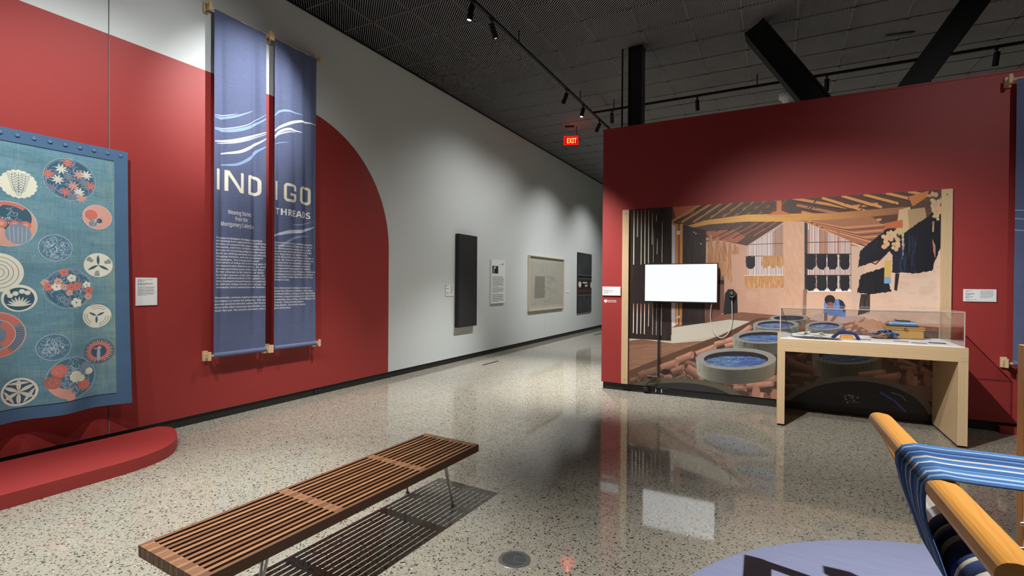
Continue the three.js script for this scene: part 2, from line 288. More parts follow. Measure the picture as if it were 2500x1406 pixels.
// ------------------------------------------------------------------ patterned textile on the red wall
{
  const OFF = 0.07, S0 = 0.45, S1 = 2.335, Y0 = 0.375, Y1 = 2.66, W = S1 - S0, H = Y1 - Y0, K = 2048 / H;   // s = -z along the wall
  const P = (px, py) => { const q = onX(px, py, LW + OFF); return [(-q.z - S0) * K, (Y1 - q.y) * K]; };
  const c = canvas(W * K, 2048, (g, w, h) => {
    g.fillStyle = rgb(76, 108, 142); g.fillRect(0, 0, w, h);
    const b = 0.105 * K, bb = 0.10 * K, inner = [b, b, w - 2 * b, h - b - bb];
    for (let i = 0; i < 2500; i++) { g.fillStyle = rnd() < 0.5 ? rgb(48, 82, 122, 0.12) : rgb(84, 122, 160, 0.12); g.fillRect(rnd() * w, rnd() * h, rr(5, 60), rr(1, 3)); }
    g.save(); g.beginPath(); g.rect(...inner); g.clip();
    g.fillStyle = rgb(106, 148, 164); g.fillRect(0, 0, w, h);
    for (let i = 0; i < 260; i++) { g.fillStyle = rnd() < 0.5 ? rgb(70, 108, 132, 0.14) : rgb(146, 174, 168, 0.12); const r = rr(40, 160); g.fillRect(rnd() * w - r, rnd() * h - r, r * 2, r * rr(0.3, 1.2)); }
    for (let i = 0; i < 15000; i++) { const v = rnd(); g.fillStyle = v < 0.45 ? rgb(64, 102, 124, 0.28) : v < 0.85 ? rgb(152, 182, 178, 0.2) : rgb(34, 62, 86, 0.25); if (rnd() < 0.5) g.fillRect(rnd() * w, rnd() * h, rr(6, 70), rr(1, 3)); else g.fillRect(rnd() * w, rnd() * h, rr(1, 3), rr(6, 60)); }
    for (let i = 0; i < 160; i++) { const x = w - b - Math.pow(rnd(), 2) * 110; g.fillStyle = rgb(150, 172, 142, 0.08); g.fillRect(x - 12, rnd() * h, rr(10, 30), rr(60, 300)); }   // faded edge of the old cloth
    g.strokeStyle = rgb(196, 214, 212, 0.5); g.lineWidth = 2;                  // seams between loom widths
    for (const px of [45, 172]) { const [x] = P(px, 600); g.setLineDash([9, 7]); g.beginPath(); g.moveTo(x, 0); g.lineTo(x + 6, h); g.stroke(); } g.setLineDash([]);
    const WH = rgb(226, 226, 208), CO = rgb(208, 122, 110), PK = rgb(214, 164, 148), NV = rgb(62, 94, 114), LL = rgb(178, 200, 208), GB = rgb(120, 138, 158);
    const disc = (x, y, r, f) => { g.fillStyle = f; g.beginPath(); g.arc(x, y, r, 0, 7); g.fill(); };
    const ring = (x, y, r, s, lw) => { g.strokeStyle = s; g.lineWidth = lw; g.beginPath(); g.arc(x, y, r, 0, 7); g.stroke(); };
    const wavy = (x, y, r, s, lw, n) => { g.strokeStyle = s; g.lineWidth = lw; g.beginPath(); for (let i = 0; i <= 120; i++) { const a = i / 120 * 6.283, q = r * (1 + 0.03 * Math.abs(Math.sin(a * n / 2))); i ? g.lineTo(x + q * Math.cos(a), y + q * Math.sin(a)) : g.moveTo(x + q * Math.cos(a), y + q * Math.sin(a)); } g.stroke(); };
    const leaf = (x, y, a, len, wd, f, vein) => { g.save(); g.translate(x, y); g.rotate(a); g.fillStyle = f; g.beginPath(); g.moveTo(0, 0); g.quadraticCurveTo(len * 0.5, -wd, len, 0); g.quadraticCurveTo(len * 0.5, wd, 0, 0); g.fill(); if (vein) { g.strokeStyle = vein; g.lineWidth = 2; g.beginPath(); g.moveTo(len * 0.1, 0); g.lineTo(len * 0.95, 0); g.stroke(); } g.restore(); };
    const star = (x, y, r, f, n = 8, v) => { for (let k = 0; k < n; k++) leaf(x, y, k / n * 6.283 + 0.3, r, r * 0.28, f, v); };
    const blossom = (x, y, r, f, eye) => { for (let k = 0; k < 5; k++) { const a = k / 5 * 6.283 - 0.6; disc(x + Math.cos(a) * r * 0.55, y + Math.sin(a) * r * 0.55, r * 0.44, f); } disc(x, y, r * 0.3, f); disc(x, y, r * 0.14, eye); };
    const curls = (x, y, r, n) => { g.strokeStyle = rgb(190, 210, 218, 0.85); g.lineWidth = 2.2; for (let i = 0; i < n; i++) { const a = rr(0, 6.28), q = Math.sqrt(rnd()) * r * 0.78, t = rr(0, 6.28); g.beginPath(); g.arc(x + q * Math.cos(a), y + q * Math.sin(a), r * rr(0.07, 0.2), t, t + rr(2.2, 4.8)); g.stroke(); } for (let i = 0; i < n / 6; i++) { const a = rr(0, 6.28), q = rnd() * r * 0.6; disc(x + q * Math.cos(a), y + q * Math.sin(a), 3.2, WH); } };
    const put = (px, py, ry, f) => { const a = P(px, py), b2 = P(px, py + ry); f(a[0], a[1], Math.hypot(b2[0] - a[0], b2[1] - a[1])); };
    const leafCrest = (x, y, r) => { for (let k = 0; k < 20; k++) { const a = k / 20 * 6.283; disc(x + Math.cos(a) * r * 0.86, y + Math.sin(a) * r * 0.86, r * 0.17, WH); } disc(x, y, r * 0.9, WH); g.strokeStyle = NV; g.lineWidth = r * 0.022; for (const s of [-1, 0, 1]) { g.beginPath(); g.moveTo(x + s * r * 0.07, y + r * 0.85); g.quadraticCurveTo(x + s * r * 0.42, y, x + s * r * 0.36, y - r * 0.82); g.stroke(); for (let k = 0; k < 8; k++) { const q = y + r * (0.6 - k * 0.17), X = x + s * r * (0.12 + 0.04 * k); for (const d of [-1, 1]) { g.beginPath(); g.moveTo(X, q); g.quadraticCurveTo(X + d * r * 0.16, q - r * 0.05, X + d * r * 0.26, q - r * 0.2); g.stroke(); } } } };
    const mapleCircle = (x, y, r) => { disc(x, y, r * 0.96, rgb(56, 90, 116, 0.85)); ring(x, y, r * 0.97, LL, 3); ring(x, y, r * 0.91, LL, 2); curls(x, y, r, 40); const set = [[-0.1, -0.76, CO], [-0.34, -0.42, WH], [-0.78, -0.12, CO], [-0.46, 0.08, WH], [-0.06, -0.12, GB], [0.34, -0.28, PK], [0.62, -0.32, WH], [0.12, 0.28, PK], [0.78, 0.18, CO], [-0.16, 0.62, CO], [0.34, 0.56, WH], [0.1, 0.78, GB], [-0.66, 0.52, GB], [0.42, 0.82, PK], [0.5, 0.04, GB]]; for (const [u, v, f] of set) star(x + u * r, y + v * r, r * 0.25, f, 8, f === WH ? rgb(120, 140, 150, 0.6) : rgb(150, 70, 66, 0.5)); };
    const sakura = (x, y, r) => { disc(x, y, r * 0.94, rgb(54, 90, 116, 0.7)); ring(x, y, r * 0.96, LL, 3); ring(x, y, r * 0.9, LL, 2); curls(x, y, r, 60); for (const [u, v, f, s] of [[-0.2, -0.8, CO, 0.2], [0.28, -0.85, GB, 0.2], [0.1, -0.52, WH, 0.2], [-0.9, -0.3, PK, 0.16], [-0.78, -0.1, CO, 0.2], [-0.48, -0.1, WH, 0.2], [-0.42, -0.36, PK, 0.17], [-0.2, -0.1, PK, 0.16], [0.1, -0.08, CO, 0.22], [0.32, -0.16, CO, 0.2], [0.72, -0.2, WH, 0.18], [0.8, 0.08, CO, 0.2], [0.0, 0.2, PK, 0.15], [0.78, 0.38, PK, 0.17], [0.28, 0.68, WH, 0.24], [-0.12, 0.62, GB, 0.22]]) blossom(x + u * r, y + v * r, r * s, f, NV); };
    const peony = (x, y, r) => { disc(x, y, r * 0.92, rgb(54, 88, 116, 0.5)); ring(x, y, r * 0.96, LL, 3); curls(x, y, r, 80); g.fillStyle = PK; g.beginPath(); g.arc(x, y, r * 0.97, 1.7, 3.0); g.arc(x - r * 0.1, y - r * 0.3, r * 0.8, 2.6, 1.5, true); g.fill(); for (const [u, v, f, s] of [[-0.5, -0.4, CO, 0.3], [-0.72, 0.1, rgb(176, 110, 102), 0.3], [0.58, -0.42, GB, 0.26], [0.12, -0.04, WH, 0.26], [0.48, 0.4, CO, 0.26], [-0.1, 0.86, PK, 0.2], [0.7, -0.2, WH, 0.16], [0.36, 0.08, WH, 0.16]]) { for (let q = 0; q < 9; q++) disc(x + (u + 0.6 * s * Math.cos(q * 0.7)) * r, y + (v + 0.6 * s * Math.sin(q * 0.7)) * r, r * s * 0.42, f); disc(x + u * r, y + v * r, r * s * 0.5, f); g.strokeStyle = rgb(250, 220, 210, 0.5); g.lineWidth = 2; for (let q = 0; q < 6; q++) { g.beginPath(); g.arc(x + (u + 0.3 * s * Math.cos(q)) * r, y + (v + 0.3 * s * Math.sin(q)) * r, r * s * 0.22, q, q + 2); g.stroke(); } } };
    const snail = (x, y, r) => { disc(x, y, r, PK); ring(x, y, r, rgb(232, 190, 178), 4); disc(x - r * 0.42, y - r * 0.14, r * 0.48, CO); ring(x - r * 0.42, y - r * 0.14, r * 0.48, rgb(240, 200, 190), 4); disc(x + r * 0.14, y + r * 0.3, r * 0.2, NV); disc(x - r * 0.3, y + r * 0.55, r * 0.28, GB); curls(x - r * 0.2, y + r * 0.5, r * 0.4, 12); };
    const outline = (x, y, r) => { disc(x, y, r, rgb(64, 100, 132, 0.5)); wavy(x, y, r, LL, 4, 22); ring(x, y, r * 0.9, rgb(180, 200, 210, 0.5), 1.5); curls(x, y, r, 70); };
    const fans = (x, y, r) => { disc(x, y, r, WH); for (let k = 0; k < 3; k++) { g.save(); g.translate(x, y); g.rotate(k * 2.094 + 0.5); leaf(0, 0, 0, r * 0.85, r * 0.2, NV); g.strokeStyle = NV; g.lineWidth = r * 0.045; for (let q = 0; q < 6; q++) { g.beginPath(); g.arc(0, 0, r * (0.52 + 0.075 * q), 0.95, 1.4); g.stroke(); } g.restore(); } };
    const rings = (x, y, r) => { disc(x, y, r, WH); for (const q of [0.8, 0.6, 0.42, 0.24]) ring(x, y, r * q, rgb(92, 108, 116), 3); };
    const bush = (x, y, r) => { disc(x, y, r, WH); disc(x, y + r * 0.05, r * 0.84, NV); for (let k = 0; k < 9; k++) leaf(x, y + r * 0.6, -Math.PI * (0.08 + 0.105 * k), r * 0.75, r * 0.12, WH); for (const [u, v] of [[-0.5, -0.2], [-0.2, -0.35], [0.15, -0.5], [0.45, -0.4], [-0.65, -0.45]]) disc(x + u * r, y + v * r, r * 0.17, WH); };
    const swirl = (x, y, r) => { disc(x, y, r, WH); for (let k = 0; k < 3; k++) { g.save(); g.translate(x, y); g.rotate(k * 2.094 - 0.5); leaf(0, 0, 0, r * 0.62, r * 0.16, NV); g.strokeStyle = rgb(96, 110, 116); g.lineWidth = 3; for (const q of [0.55, 0.72, 0.88]) { g.beginPath(); g.arc(0, r * 0.12, r * q, 0.4, 1.9); g.stroke(); } g.restore(); } };
    const crane = (x, y, r) => { disc(x, y, r, rgb(90, 100, 112)); for (let k = 0; k < 34; k++) { const a = 0.6 * Math.PI + k / 33 * 1.8 * Math.PI; leaf(x + Math.cos(a) * r * 0.5, y + Math.sin(a) * r * 0.5, a, r * 0.5, r * 0.045, k % 2 ? PK : WH); } ring(x, y, r * 0.62, CO, r * 0.22); disc(x, y, r * 0.5, rgb(60, 94, 122)); leaf(x, y + r * 0.9, -1.57, r * 1.3, r * 0.24, rgb(160, 178, 190)); leaf(x + r * 0.02, y - r * 0.2, 3.3, r * 0.4, r * 0.1, PK); disc(x + r * 0.05, y - r * 0.28, r * 0.13, rgb(200, 170, 168)); };
    const crescent = (x, y, r) => { disc(x, y, r, GB); ring(x, y, r * 0.99, PK, r * 0.05); g.strokeStyle = CO; g.lineWidth = r * 0.28; g.beginPath(); g.arc(x, y, r * 0.82, -1.5, -0.5); g.stroke(); g.beginPath(); g.arc(x, y, r * 0.5, -1.2, 1.2); g.stroke(); g.beginPath(); g.arc(x, y, r * 0.84, 0.9, 1.7); g.stroke(); g.strokeStyle = rgb(70, 82, 96); g.lineWidth = 3; for (let k = 0; k < 14; k++) { const a = -0.35 + k * 0.1; g.beginPath(); g.moveTo(x + r * 0.68 * Math.cos(a), y + r * 0.68 * Math.sin(a)); g.lineTo(x + r * 0.97 * Math.cos(a + 0.06), y + r * 0.97 * Math.sin(a + 0.06)); g.stroke(); } disc(x - r * 0.3, y, r * 0.3, PK); ring(x, y, r * 0.66, WH, 3); };
    const turtle = (x, y, r) => { disc(x, y, r, PK); ring(x, y, r, LL, 4); disc(x + r * 0.2, y - r * 0.3, r * 0.62, NV); curls(x, y - r * 0.3, r * 0.7, 26); for (const [u, v] of [[-0.2, 0.0], [0.25, 0.02], [0.6, 0.02]]) { disc(x + u * r, y + v * r, r * 0.2, CO); disc(x + u * r, y + v * r, r * 0.1, PK); } disc(x + r * 0.36, y + r * 0.42, r * 0.45, rgb(132, 150, 168)); g.strokeStyle = rgb(210, 220, 226); g.lineWidth = 2; for (let q = 0; q < 5; q++) { g.beginPath(); g.moveTo(x + r * (0.05 + q * 0.15), y + r * 0.1); g.lineTo(x + r * (0.1 + q * 0.13), y + r * 0.8); g.stroke(); } g.strokeStyle = CO; g.lineWidth = r * 0.14; g.beginPath(); g.arc(x, y, r * 0.9, -2.4, -0.9); g.stroke(); };
    const petals = (x, y, r) => { disc(x, y, r, WH); disc(x, y, r * 0.86, NV); for (let k = 0; k < 6; k++) leaf(x, y, k * 1.047 - 1.57, r * 0.98, r * 0.24, WH, rgb(120, 116, 100)); for (let k = 0; k < 3; k++) { g.save(); g.translate(x, y); g.rotate(k * 2.094 + 0.52); leaf(r * 0.62, -r * 0.62, 1.57, r * 1.24, r * 0.2, WH, rgb(120, 116, 100)); g.restore(); } };
    put(46, 449, 34, leafCrest); put(172, 438, 52, mapleCircle); put(238, 530, 29, snail); put(135, 605, 31, outline); put(240, 647, 29, fans); put(-6, 665, 48, rings); put(167, 705, 50, sakura); put(47, 728, 33, bush);
    put(236, 771, 29, swirl); put(-12, 818, 56, crescent); put(128, 847, 31, outline); put(241, 857, 30, crane); put(172, 921, 52, peony); put(46, 957, 34, petals); put(18, 546, 55, turtle);
    for (const [u, v, r, f] of [[0.32, 0.5, 0.17, sakura], [0.3, 0.95, 0.13, fans], [0.62, 0.4, 0.12, bush], [0.34, 1.35, 0.17, peony], [0.6, 1.0, 0.11, outline], [0.3, 1.85, 0.14, crane], [0.62, 1.75, 0.12, snail]]) f(u * K, v * K, r * K);
    g.restore();
    g.strokeStyle = rgb(30, 52, 74); g.lineWidth = 7; g.beginPath(); g.moveTo(inner[0], inner[1]); g.lineTo(inner[0] + inner[2], inner[1]); g.moveTo(inner[0], inner[1] + inner[3]); g.lineTo(inner[0] + inner[2], inner[1] + inner[3]); g.stroke();   // piped hem cord
  });
  const o = thing('patterned_textile', 'large blue patchwork textile covered with round crest motifs hung on the red wall', 'textile', [LW, 0, 0], onLeftWall);
  const g = new THREE.PlaneGeometry(W, H, 90, 110).translate((S0 + S1) / 2, (Y0 + Y1) / 2, 0), p = g.attributes.position;
  for (let i = 0; i < p.count; i++) {
    const s = p.getX(i), y = p.getY(i), t = Math.max(0, (Y1 - y) / H);
    const swell = Math.pow(t, 2.2) * (0.085 * (0.5 - 0.5 * Math.cos((s - 0.1) * 12.6)) - 0.02);
    p.setZ(i, 0.062 + 0.02 * t + swell + 0.003 * perlin.noise(s * 7, y * 9, 2) + 0.0015 * perlin.noise(s * 3, y * 26, 5));
  }
  g.computeVertexNormals();
  part('cloth', g, std(0xffffff, 0.95, { map: texture(c), side: THREE.DoubleSide }), o);
  part('hanging_batten', rbox(W - 0.02, 0.05, 0.045, 0.004, (S0 + S1) / 2, Y1 - 0.03, 0.028), M.red, o);
  for (let i = 0; i < 19; i++) part('magnet', new THREE.CylinderGeometry(0.0135, 0.0135, 0.007, 14).rotateX(Math.PI / 2), std(srgb(92, 124, 158), 0.7), o, [S1 - 0.06 - i * 0.0985, Y1 - 0.042, 0.068]);
}

// ------------------------------------------------------------------ printed banners
const oakBlock = std(0xffffff, 0.6, { map: (() => { const t = woodTexture([222, 194, 150], [196, 162, 112], [236, 214, 178], 120); t.wrapS = t.wrapT = THREE.RepeatWrapping; return t; })() });
const BANNER = srgb(255, 255, 255);
function clamp(o, s, y, off, side) {                             // wooden bracket that grips the end of a rod
  const b = new THREE.Group(); b.name = 'wood_bracket'; b.position.set(s, y, 0); o.add(b);
  part('back_plate', metric(rbox(0.05, 0.105, 0.03, 0.003, 0, 0, 0.015), 'y'), oakBlock, b);
  part('arm', metric(rbox(0.024, 0.05, off + 0.02, 0.003, 0, 0, (off + 0.02) / 2), 'z'), oakBlock, b);
  part('front_plate', metric(rbox(0.03, 0.09, 0.022, 0.003, side * 0.012, 0.002, off + 0.022), 'y'), oakBlock, b);
  part('peg', cyl(0.012, [-0.022, 0, off], [0.022, 0, off], 0.012, 12), oakBlock, b);
}
function banner(label, place, turn, s0, s1, y0, y1, off, draw, seed, brackets) {
  const W = s1 - s0, H = y1 - y0, K = 2048 / H;
  const c = canvas(W * K, 2048, (g, w, h) => {
    g.fillStyle = rgb(92, 102, 136); g.fillRect(0, 0, w, h);
    for (let i = 0; i < 5200; i++) { const v = rnd(); g.fillStyle = v < 0.5 ? rgb(74, 84, 120, 0.26) : rgb(114, 122, 154, 0.22); if (rnd() < 0.75) g.fillRect(rnd() * w - 10, rnd() * h, rr(6, 46), rr(1, 2.4)); else g.fillRect(rnd() * w, rnd() * h, rr(1, 2), rr(6, 40)); }
    draw(g, w, h, K);
  });
  const o = thing('printed_banner', label, 'banner', place, turn);
  const g = new THREE.PlaneGeometry(W, H, 60, 70).translate((s0 + s1) / 2, (y0 + y1) / 2, 0), p = g.attributes.position;
  const folds = seed.map(([u, w, a]) => [s0 + u * W, w, a]);
  for (let i = 0; i < p.count; i++) {
    const s = p.getX(i), y = p.getY(i), t = (y1 - y) / H, env = Math.sqrt(Math.max(0, Math.sin(Math.PI * t))) * (1 - 0.35 * t);
    let d = 0; for (const [f, w, a] of folds) d += a * Math.exp(-(((s - f - 0.02 * Math.sin(3 * t)) / w) ** 2));
    p.setZ(i, off + env * d + 0.0025 * perlin.noise(s * 8, y * 3, seed[0][0] * 9));
  }
  g.computeVertexNormals();
  part('cloth', g, std(BANNER, 0.9, { map: texture(c), side: THREE.DoubleSide }), o);
  part('top_rod', cyl(0.014, [s0 - 0.03, y1, off - 0.014], [s1 + 0.03, y1, off - 0.014]), oakBlock, o);
  part('bottom_rod', cyl(0.012, [s0 - 0.03, y0, off - 0.004], [s1 + 0.03, y0, off - 0.004]), oakBlock, o);
  const hem = std(srgb(106, 116, 150), 0.85);  // paler than the cloth, painting in light on the upturned hem
  part('hem', cyl(0.027, [s0, y0 + 0.004, off - 0.002], [s1, y0 + 0.004, off - 0.002], 0.027, 18), hem, o);
  for (const [s, y, side] of brackets) clamp(o, s, y, off, side);
  return o;
}
{
  const OFF = 0.09, BX = LW + OFF, CREAM = rgb(236, 232, 212), WHITE = rgb(240, 240, 238);
  const zoom = (u, v) => [480 + u / 5.406, 380 + v / 5.406];
  const make = (s0, y1, K) => (px, py) => { const q = onX(px, py, BX); return [(-q.z - s0) * K, (y1 - q.y) * K]; };
  const stroke = (g, P, pts, w, col) => {                         // a brushed line that swells and tapers
    const q = new THREE.CatmullRomCurve3(pts.map(([x, y]) => { const a = P(x, y); return new THREE.Vector3(a[0], a[1], 0); })).getPoints(40), A = [], B = [];
    q.forEach((v, i) => { const t = i / 40, n = q[Math.min(40, i + 1)].clone().sub(q[Math.max(0, i - 1)]).normalize(), h = w * (0.15 + 0.85 * Math.sin(Math.PI * Math.min(1, t * 0.9 + 0.08))); A.push([v.x - n.y * h, v.y + n.x * h]); B.unshift([v.x + n.y * h, v.y - n.x * h]); });
    g.fillStyle = col; g.beginPath(); [...A, ...B].forEach((p, i) => i ? g.lineTo(...p) : g.moveTo(...p)); g.closePath(); g.fill();
  };
  const frame = (g, x, y, w, h, r, t) => { g.lineWidth = t; g.beginPath(); g.roundRect(x + t / 2, y + t / 2, w - t, h - t, r); g.stroke(); };
  const lines = (g, P, K, list, x, y, step, size) => { const a = P(x, y), b = P(x, y + step), dy = b[1] - a[1]; g.fillStyle = WHITE; g.textAlign = 'left'; g.textBaseline = 'alphabetic'; g.font = `bold ${size * K}px serif`; list.forEach((t, i) => g.fillText(t, a[0], a[1] + dy * i)); };
  const PALE = rgb(150, 182, 222, 0.85), SOFT = rgb(206, 218, 232, 0.9);
  const zz = (u, v) => [480 + u / 3.056, v / 3.056];
  const L0 = 3.105, L1 = 3.70, R0 = 3.812, R1 = 4.41, B0 = 0.70, T1 = 4.345;
  banner('long blue banner printed IND with an essay below its brushed waves', [LW + 0.004, 0, 0], onLeftWall, L0, L1, B0, T1, OFF, (g, w, h, K) => {
    const P = make(L0, T1, K), Z = (u, v) => P(...zoom(u, v));
    const wave = (pts, wd, col) => stroke(g, P, pts.map(([u, v]) => zz(u, v)), wd, col);
    wave([[135, 868], [180, 880], [280, 870], [430, 826]], 7, PALE); wave([[135, 855], [200, 862], [300, 852]], 3, SOFT);
    wave([[135, 950], [220, 958], [380, 930], [520, 852]], 3, SOFT); wave([[135, 960], [230, 976], [390, 950], [525, 882]], 10, PALE);
    wave([[135, 1052], [260, 1050], [400, 1022], [525, 985]], 8, WHITE); wave([[150, 1068], [270, 1066], [400, 1040], [520, 1000]], 4, WHITE);
    wave([[185, 1146], [320, 1132], [420, 1090], [525, 1030]], 9, WHITE); wave([[185, 1230], [290, 1228], [400, 1180], [460, 1125], [525, 1090]], 9, PALE);
    const t = Z(265, 165), b = Z(265, 442), H = b[1] - t[1], X = (u) => Z(u, 300)[0], T = H * 0.155; g.fillStyle = g.strokeStyle = CREAM; g.lineJoin = 'round';
    g.fillRect(X(265), t[1], T, H);
    const n0 = X(370), n1 = X(612); g.fillRect(n0, t[1], T, H); g.fillRect(n1 - T, t[1], T, H); g.beginPath(); g.moveTo(n0, t[1]); g.lineTo(n0 + T * 1.3, t[1]); g.lineTo(n1, b[1]); g.lineTo(n1 - T * 1.3, b[1]); g.closePath(); g.fill();
    const d0 = X(678), d1 = X(848); frame(g, d0, t[1], d1 - d0, H, [0, T * 1.4, T * 1.4, 0], T);
    g.fillStyle = WHITE; g.textAlign = 'center'; g.textBaseline = 'alphabetic'; g.font = `${0.06 * K}px sans-serif`;
    const c0 = Z(572, 790), c2 = Z(552, 945); const y0 = c0[1], st = (c2[1] - c0[1]) / 2;
    g.fillText('Weaving Stories', w * 0.475, y0, w * 0.46); g.fillText('from the', w * 0.50, y0 + st, w * 0.25); g.fillText('Montgomery Collection', w * 0.46, y0 + 2 * st, w * 0.65);
    lines(g, P, K, ['Various techniques of indigo extraction', 'and dyeing have appeared in the traditional', 'textiles of countries like Japan, India, Nigeria,', 'Indonesia, and Peru. Artisans transformed the', 'process of extracting indigo from the plant', 'based on shifting methods of dye production,', 'changing fashions, and new agricultural', 'technologies. The transportation and', 'cultivation of indigo has a troubling past. It', 'was inextricably linked to slavery, as enslaved', 'persons provided much of the labor force', 'for the colorant in the Americas. In India,', 'in the last quarter of the 18th century, the', 'colonial administration of the English East', 'India Company bound farmers by contracts', 'to cultivate indigo instead of rice crops, which', 'eventually led to malnutrition and famine.'], 527, 581, 7.65, 0.0262);
    lines(g, P, K, ['Historically, artisans employed three principal', 'techniques to isolate the indigo dye. The first', 'process involved directly soaking the leaves,', 'along with other necessary ingredients, in a', 'single dye pot. The second, used most often in'], 524, 729, 7.9, 0.0262);
  }, [[0.12, 0.03, -0.026], [0.38, 0.11, 0.02], [0.76, 0.04, -0.04], [0.92, 0.05, 0.016]], [[L0 - 0.045, T1 - 0.0, -1], [L0 - 0.045, B0, -1], [L1 + 0.028, T1, 1], [L1 + 0.028, B0, 1]]);
  banner('long blue banner printed IGO THREADS beside the rounded corner of the red field', [LW + 0.004, 0, 0], onLeftWall, R0, R1, B0, T1, OFF, (g, w, h, K) => {
    const P = make(R0, T1, K), Z = (u, v) => P(...zoom(u, v));
    const wave = (pts, wd, col, f = zz) => stroke(g, P, pts.map(([u, v]) => f(u, v)), wd, col);
    wave([[580, 862], [630, 828], [700, 832], [795, 862]], 7, PALE); wave([[578, 975], [660, 930], [770, 906], [890, 930]], 9, WHITE); wave([[580, 1015], [640, 972], [700, 965], [780, 990]], 8, WHITE); wave([[580, 1030], [610, 1004], [680, 985], [740, 985]], 4, WHITE); wave([[582, 1075], [620, 1064], [680, 1062]], 3, PALE);
    wave([[1015, 1055], [1200, 1008], [1400, 995], [1556, 945]], 12, SOFT, zoom); wave([[1260, 905], [1350, 912], [1450, 898], [1556, 862]], 4, rgb(170, 190, 216, 0.7), zoom); wave([[1070, 1225], [1200, 1130], [1330, 1075], [1480, 1062]], 9, rgb(150, 182, 222, 0.65), zoom);
    const t = Z(1042, 330), b = Z(1042, 580), H = b[1] - t[1], X = (u) => Z(u, 450)[0], T = H * 0.155; g.fillStyle = g.strokeStyle = CREAM;
    g.fillRect(X(1042), t[1], T, H);
    const a0 = X(1143), a1 = X(1318), o0 = X(1360), o1 = X(1508), r = T * 0.9;
    frame(g, o0, t[1], o1 - o0, H, r, T);
    g.lineWidth = T; g.lineJoin = 'round'; g.beginPath(); g.moveTo(a1 - T / 2, t[1] + H * 0.36); g.lineTo(a1 - T / 2, t[1] + T / 2 + r * 0.6); g.arcTo(a1 - T / 2, t[1] + T / 2, a1 - T / 2 - r, t[1] + T / 2, r * 0.6); g.lineTo(a0 + T / 2 + r, t[1] + T / 2); g.arcTo(a0 + T / 2, t[1] + T / 2, a0 + T / 2, t[1] + T / 2 + r, r); g.lineTo(a0 + T / 2, b[1] - T / 2 - r); g.arcTo(a0 + T / 2, b[1] - T / 2, a0 + T / 2 + r, b[1] - T / 2, r); g.lineTo(a1 - T / 2 - r, b[1] - T / 2); g.arcTo(a1 - T / 2, b[1] - T / 2, a1 - T / 2, b[1] - T / 2 - r, r); g.lineTo(a1 - T / 2, t[1] + H * 0.58); g.lineTo(a0 + (a1 - a0) * 0.45, t[1] + H * 0.58); g.stroke();
    const u0 = Z(1040, 685), u1 = Z(1040, 772), x1 = X(1508); g.fillStyle = WHITE; g.textAlign = 'left'; g.textBaseline = 'alphabetic'; const px = (u1[1] - u0[1]) / 0.72; g.font = `bold ${px}px sans-serif`; const mw = g.measureText('THREADS').width; g.save(); g.translate(u0[0], u1[1]); g.scale((x1 - u0[0]) / mw, 1); g.fillText('THREADS', 0, 0); g.restore();
    lines(g, P, K, ['Japan and West Africa, entailed pounding', 'the indigo leaves with hot compost. It was', 'then dried and fermented, and the solid', 'masses were powdered to be mixed with', 'other ingredients. The third method,', 'which depended on the direct extraction of', 'indigo dye from the leaf mass, was the most', 'sophisticated. In a technique attributed', 'to Indian farmers, artisans evaporated', 'the separated indigo paste into a highly', 'concentrated dry lump of pigment. While the', 'grinding process was grueling, the compact', 'and portable indigo stone allowed for long-', 'distance trade.'], 670, 593, 7.05, 0.0258);
    lines(g, P, K, ['Once extracted, the unique chemistry of', 'indigo dye allows it to bind to a wide range', 'of natural fibers. Dyeing a textile with indigo', 'involves a repetitive process that can include', 'measuring, tying, dyeing, and bundling. In its', 'entirety\u2014from planting seeds to', 'dying fabric\u2014the process requires', 'great dedication.'], 669, 705, 7.05, 0.0258);
  }, [[0.08, 0.03, -0.026], [0.28, 0.08, 0.024], [0.46, 0.05, -0.018], [0.58, 0.05, 0.014], [0.73, 0.045, -0.036], [0.93, 0.04, -0.018]], [[R0 - 0.03, T1, -1], [R0 - 0.03, B0, -1], [R1 + 0.03, T1, 1], [R1 + 0.03, B0, 1]]);
  banner('blue banner with wooden brackets hung at the edge of the red partition', [0, 0, RW + 0.004], 0, 2.09, 2.69, 0.72, 3.56, 0.11, (g, w, h, K) => { g.strokeStyle = PALE; g.lineWidth = 8; for (const y of [0.46, 0.49, 0.53]) { g.beginPath(); g.moveTo(0, h * y); g.bezierCurveTo(w * 0.3, h * (y + 0.01), w * 0.6, h * y, w, h * (y - 0.02)); g.stroke(); } }, [[0.2, 0.04, -0.014], [0.6, 0.08, 0.012]], [[2.05, 3.56, -1], [2.05, 0.72, -1], [2.73, 3.56, 1], [2.73, 0.72, 1]]);
}

// ------------------------------------------------------------------ labels, text panel, art on the walls
function textLines(g, x, y, w, n, step, h, col) { for (let i = 0; i < n; i++) { let u = x; const end = x + w * (i === n - 1 ? 0.5 : rr(0.86, 1)); g.fillStyle = col; while (u < end - h) { const l = Math.min(rr(h * 1.2, h * 4.5), end - u); g.fillRect(u, y + i * step, l, h); u += l + h * 0.8; } } }
function card(name, label, category, place, turn, w, h, d, draw, group) {          // a printed board: body and its printed face
  place = turn ? [place[0] + 0.004, place[1], place[2]] : [place[0], place[1], place[2] + 0.004]; const o = thing(name, label, category, place, turn, group), K = Math.min(1000, 900 / Math.max(w, h));
  part('board', rbox(w, h, d, 0.0015, 0, 0, d / 2), M.paper, o);
  part('printed_face', new THREE.PlaneGeometry(w - 0.004, h - 0.004).translate(0, 0, d + 0.0006), std(0xffffff, 0.85, { map: texture(canvas(w * K, h * K, (g, a, b) => { g.fillStyle = rgb(233, 236, 236); g.fillRect(0, 0, a, b); draw(g, a, b); })) }), o);
  return o;
}
const INK = rgb(70, 74, 78), SOFTINK = rgb(130, 136, 140);
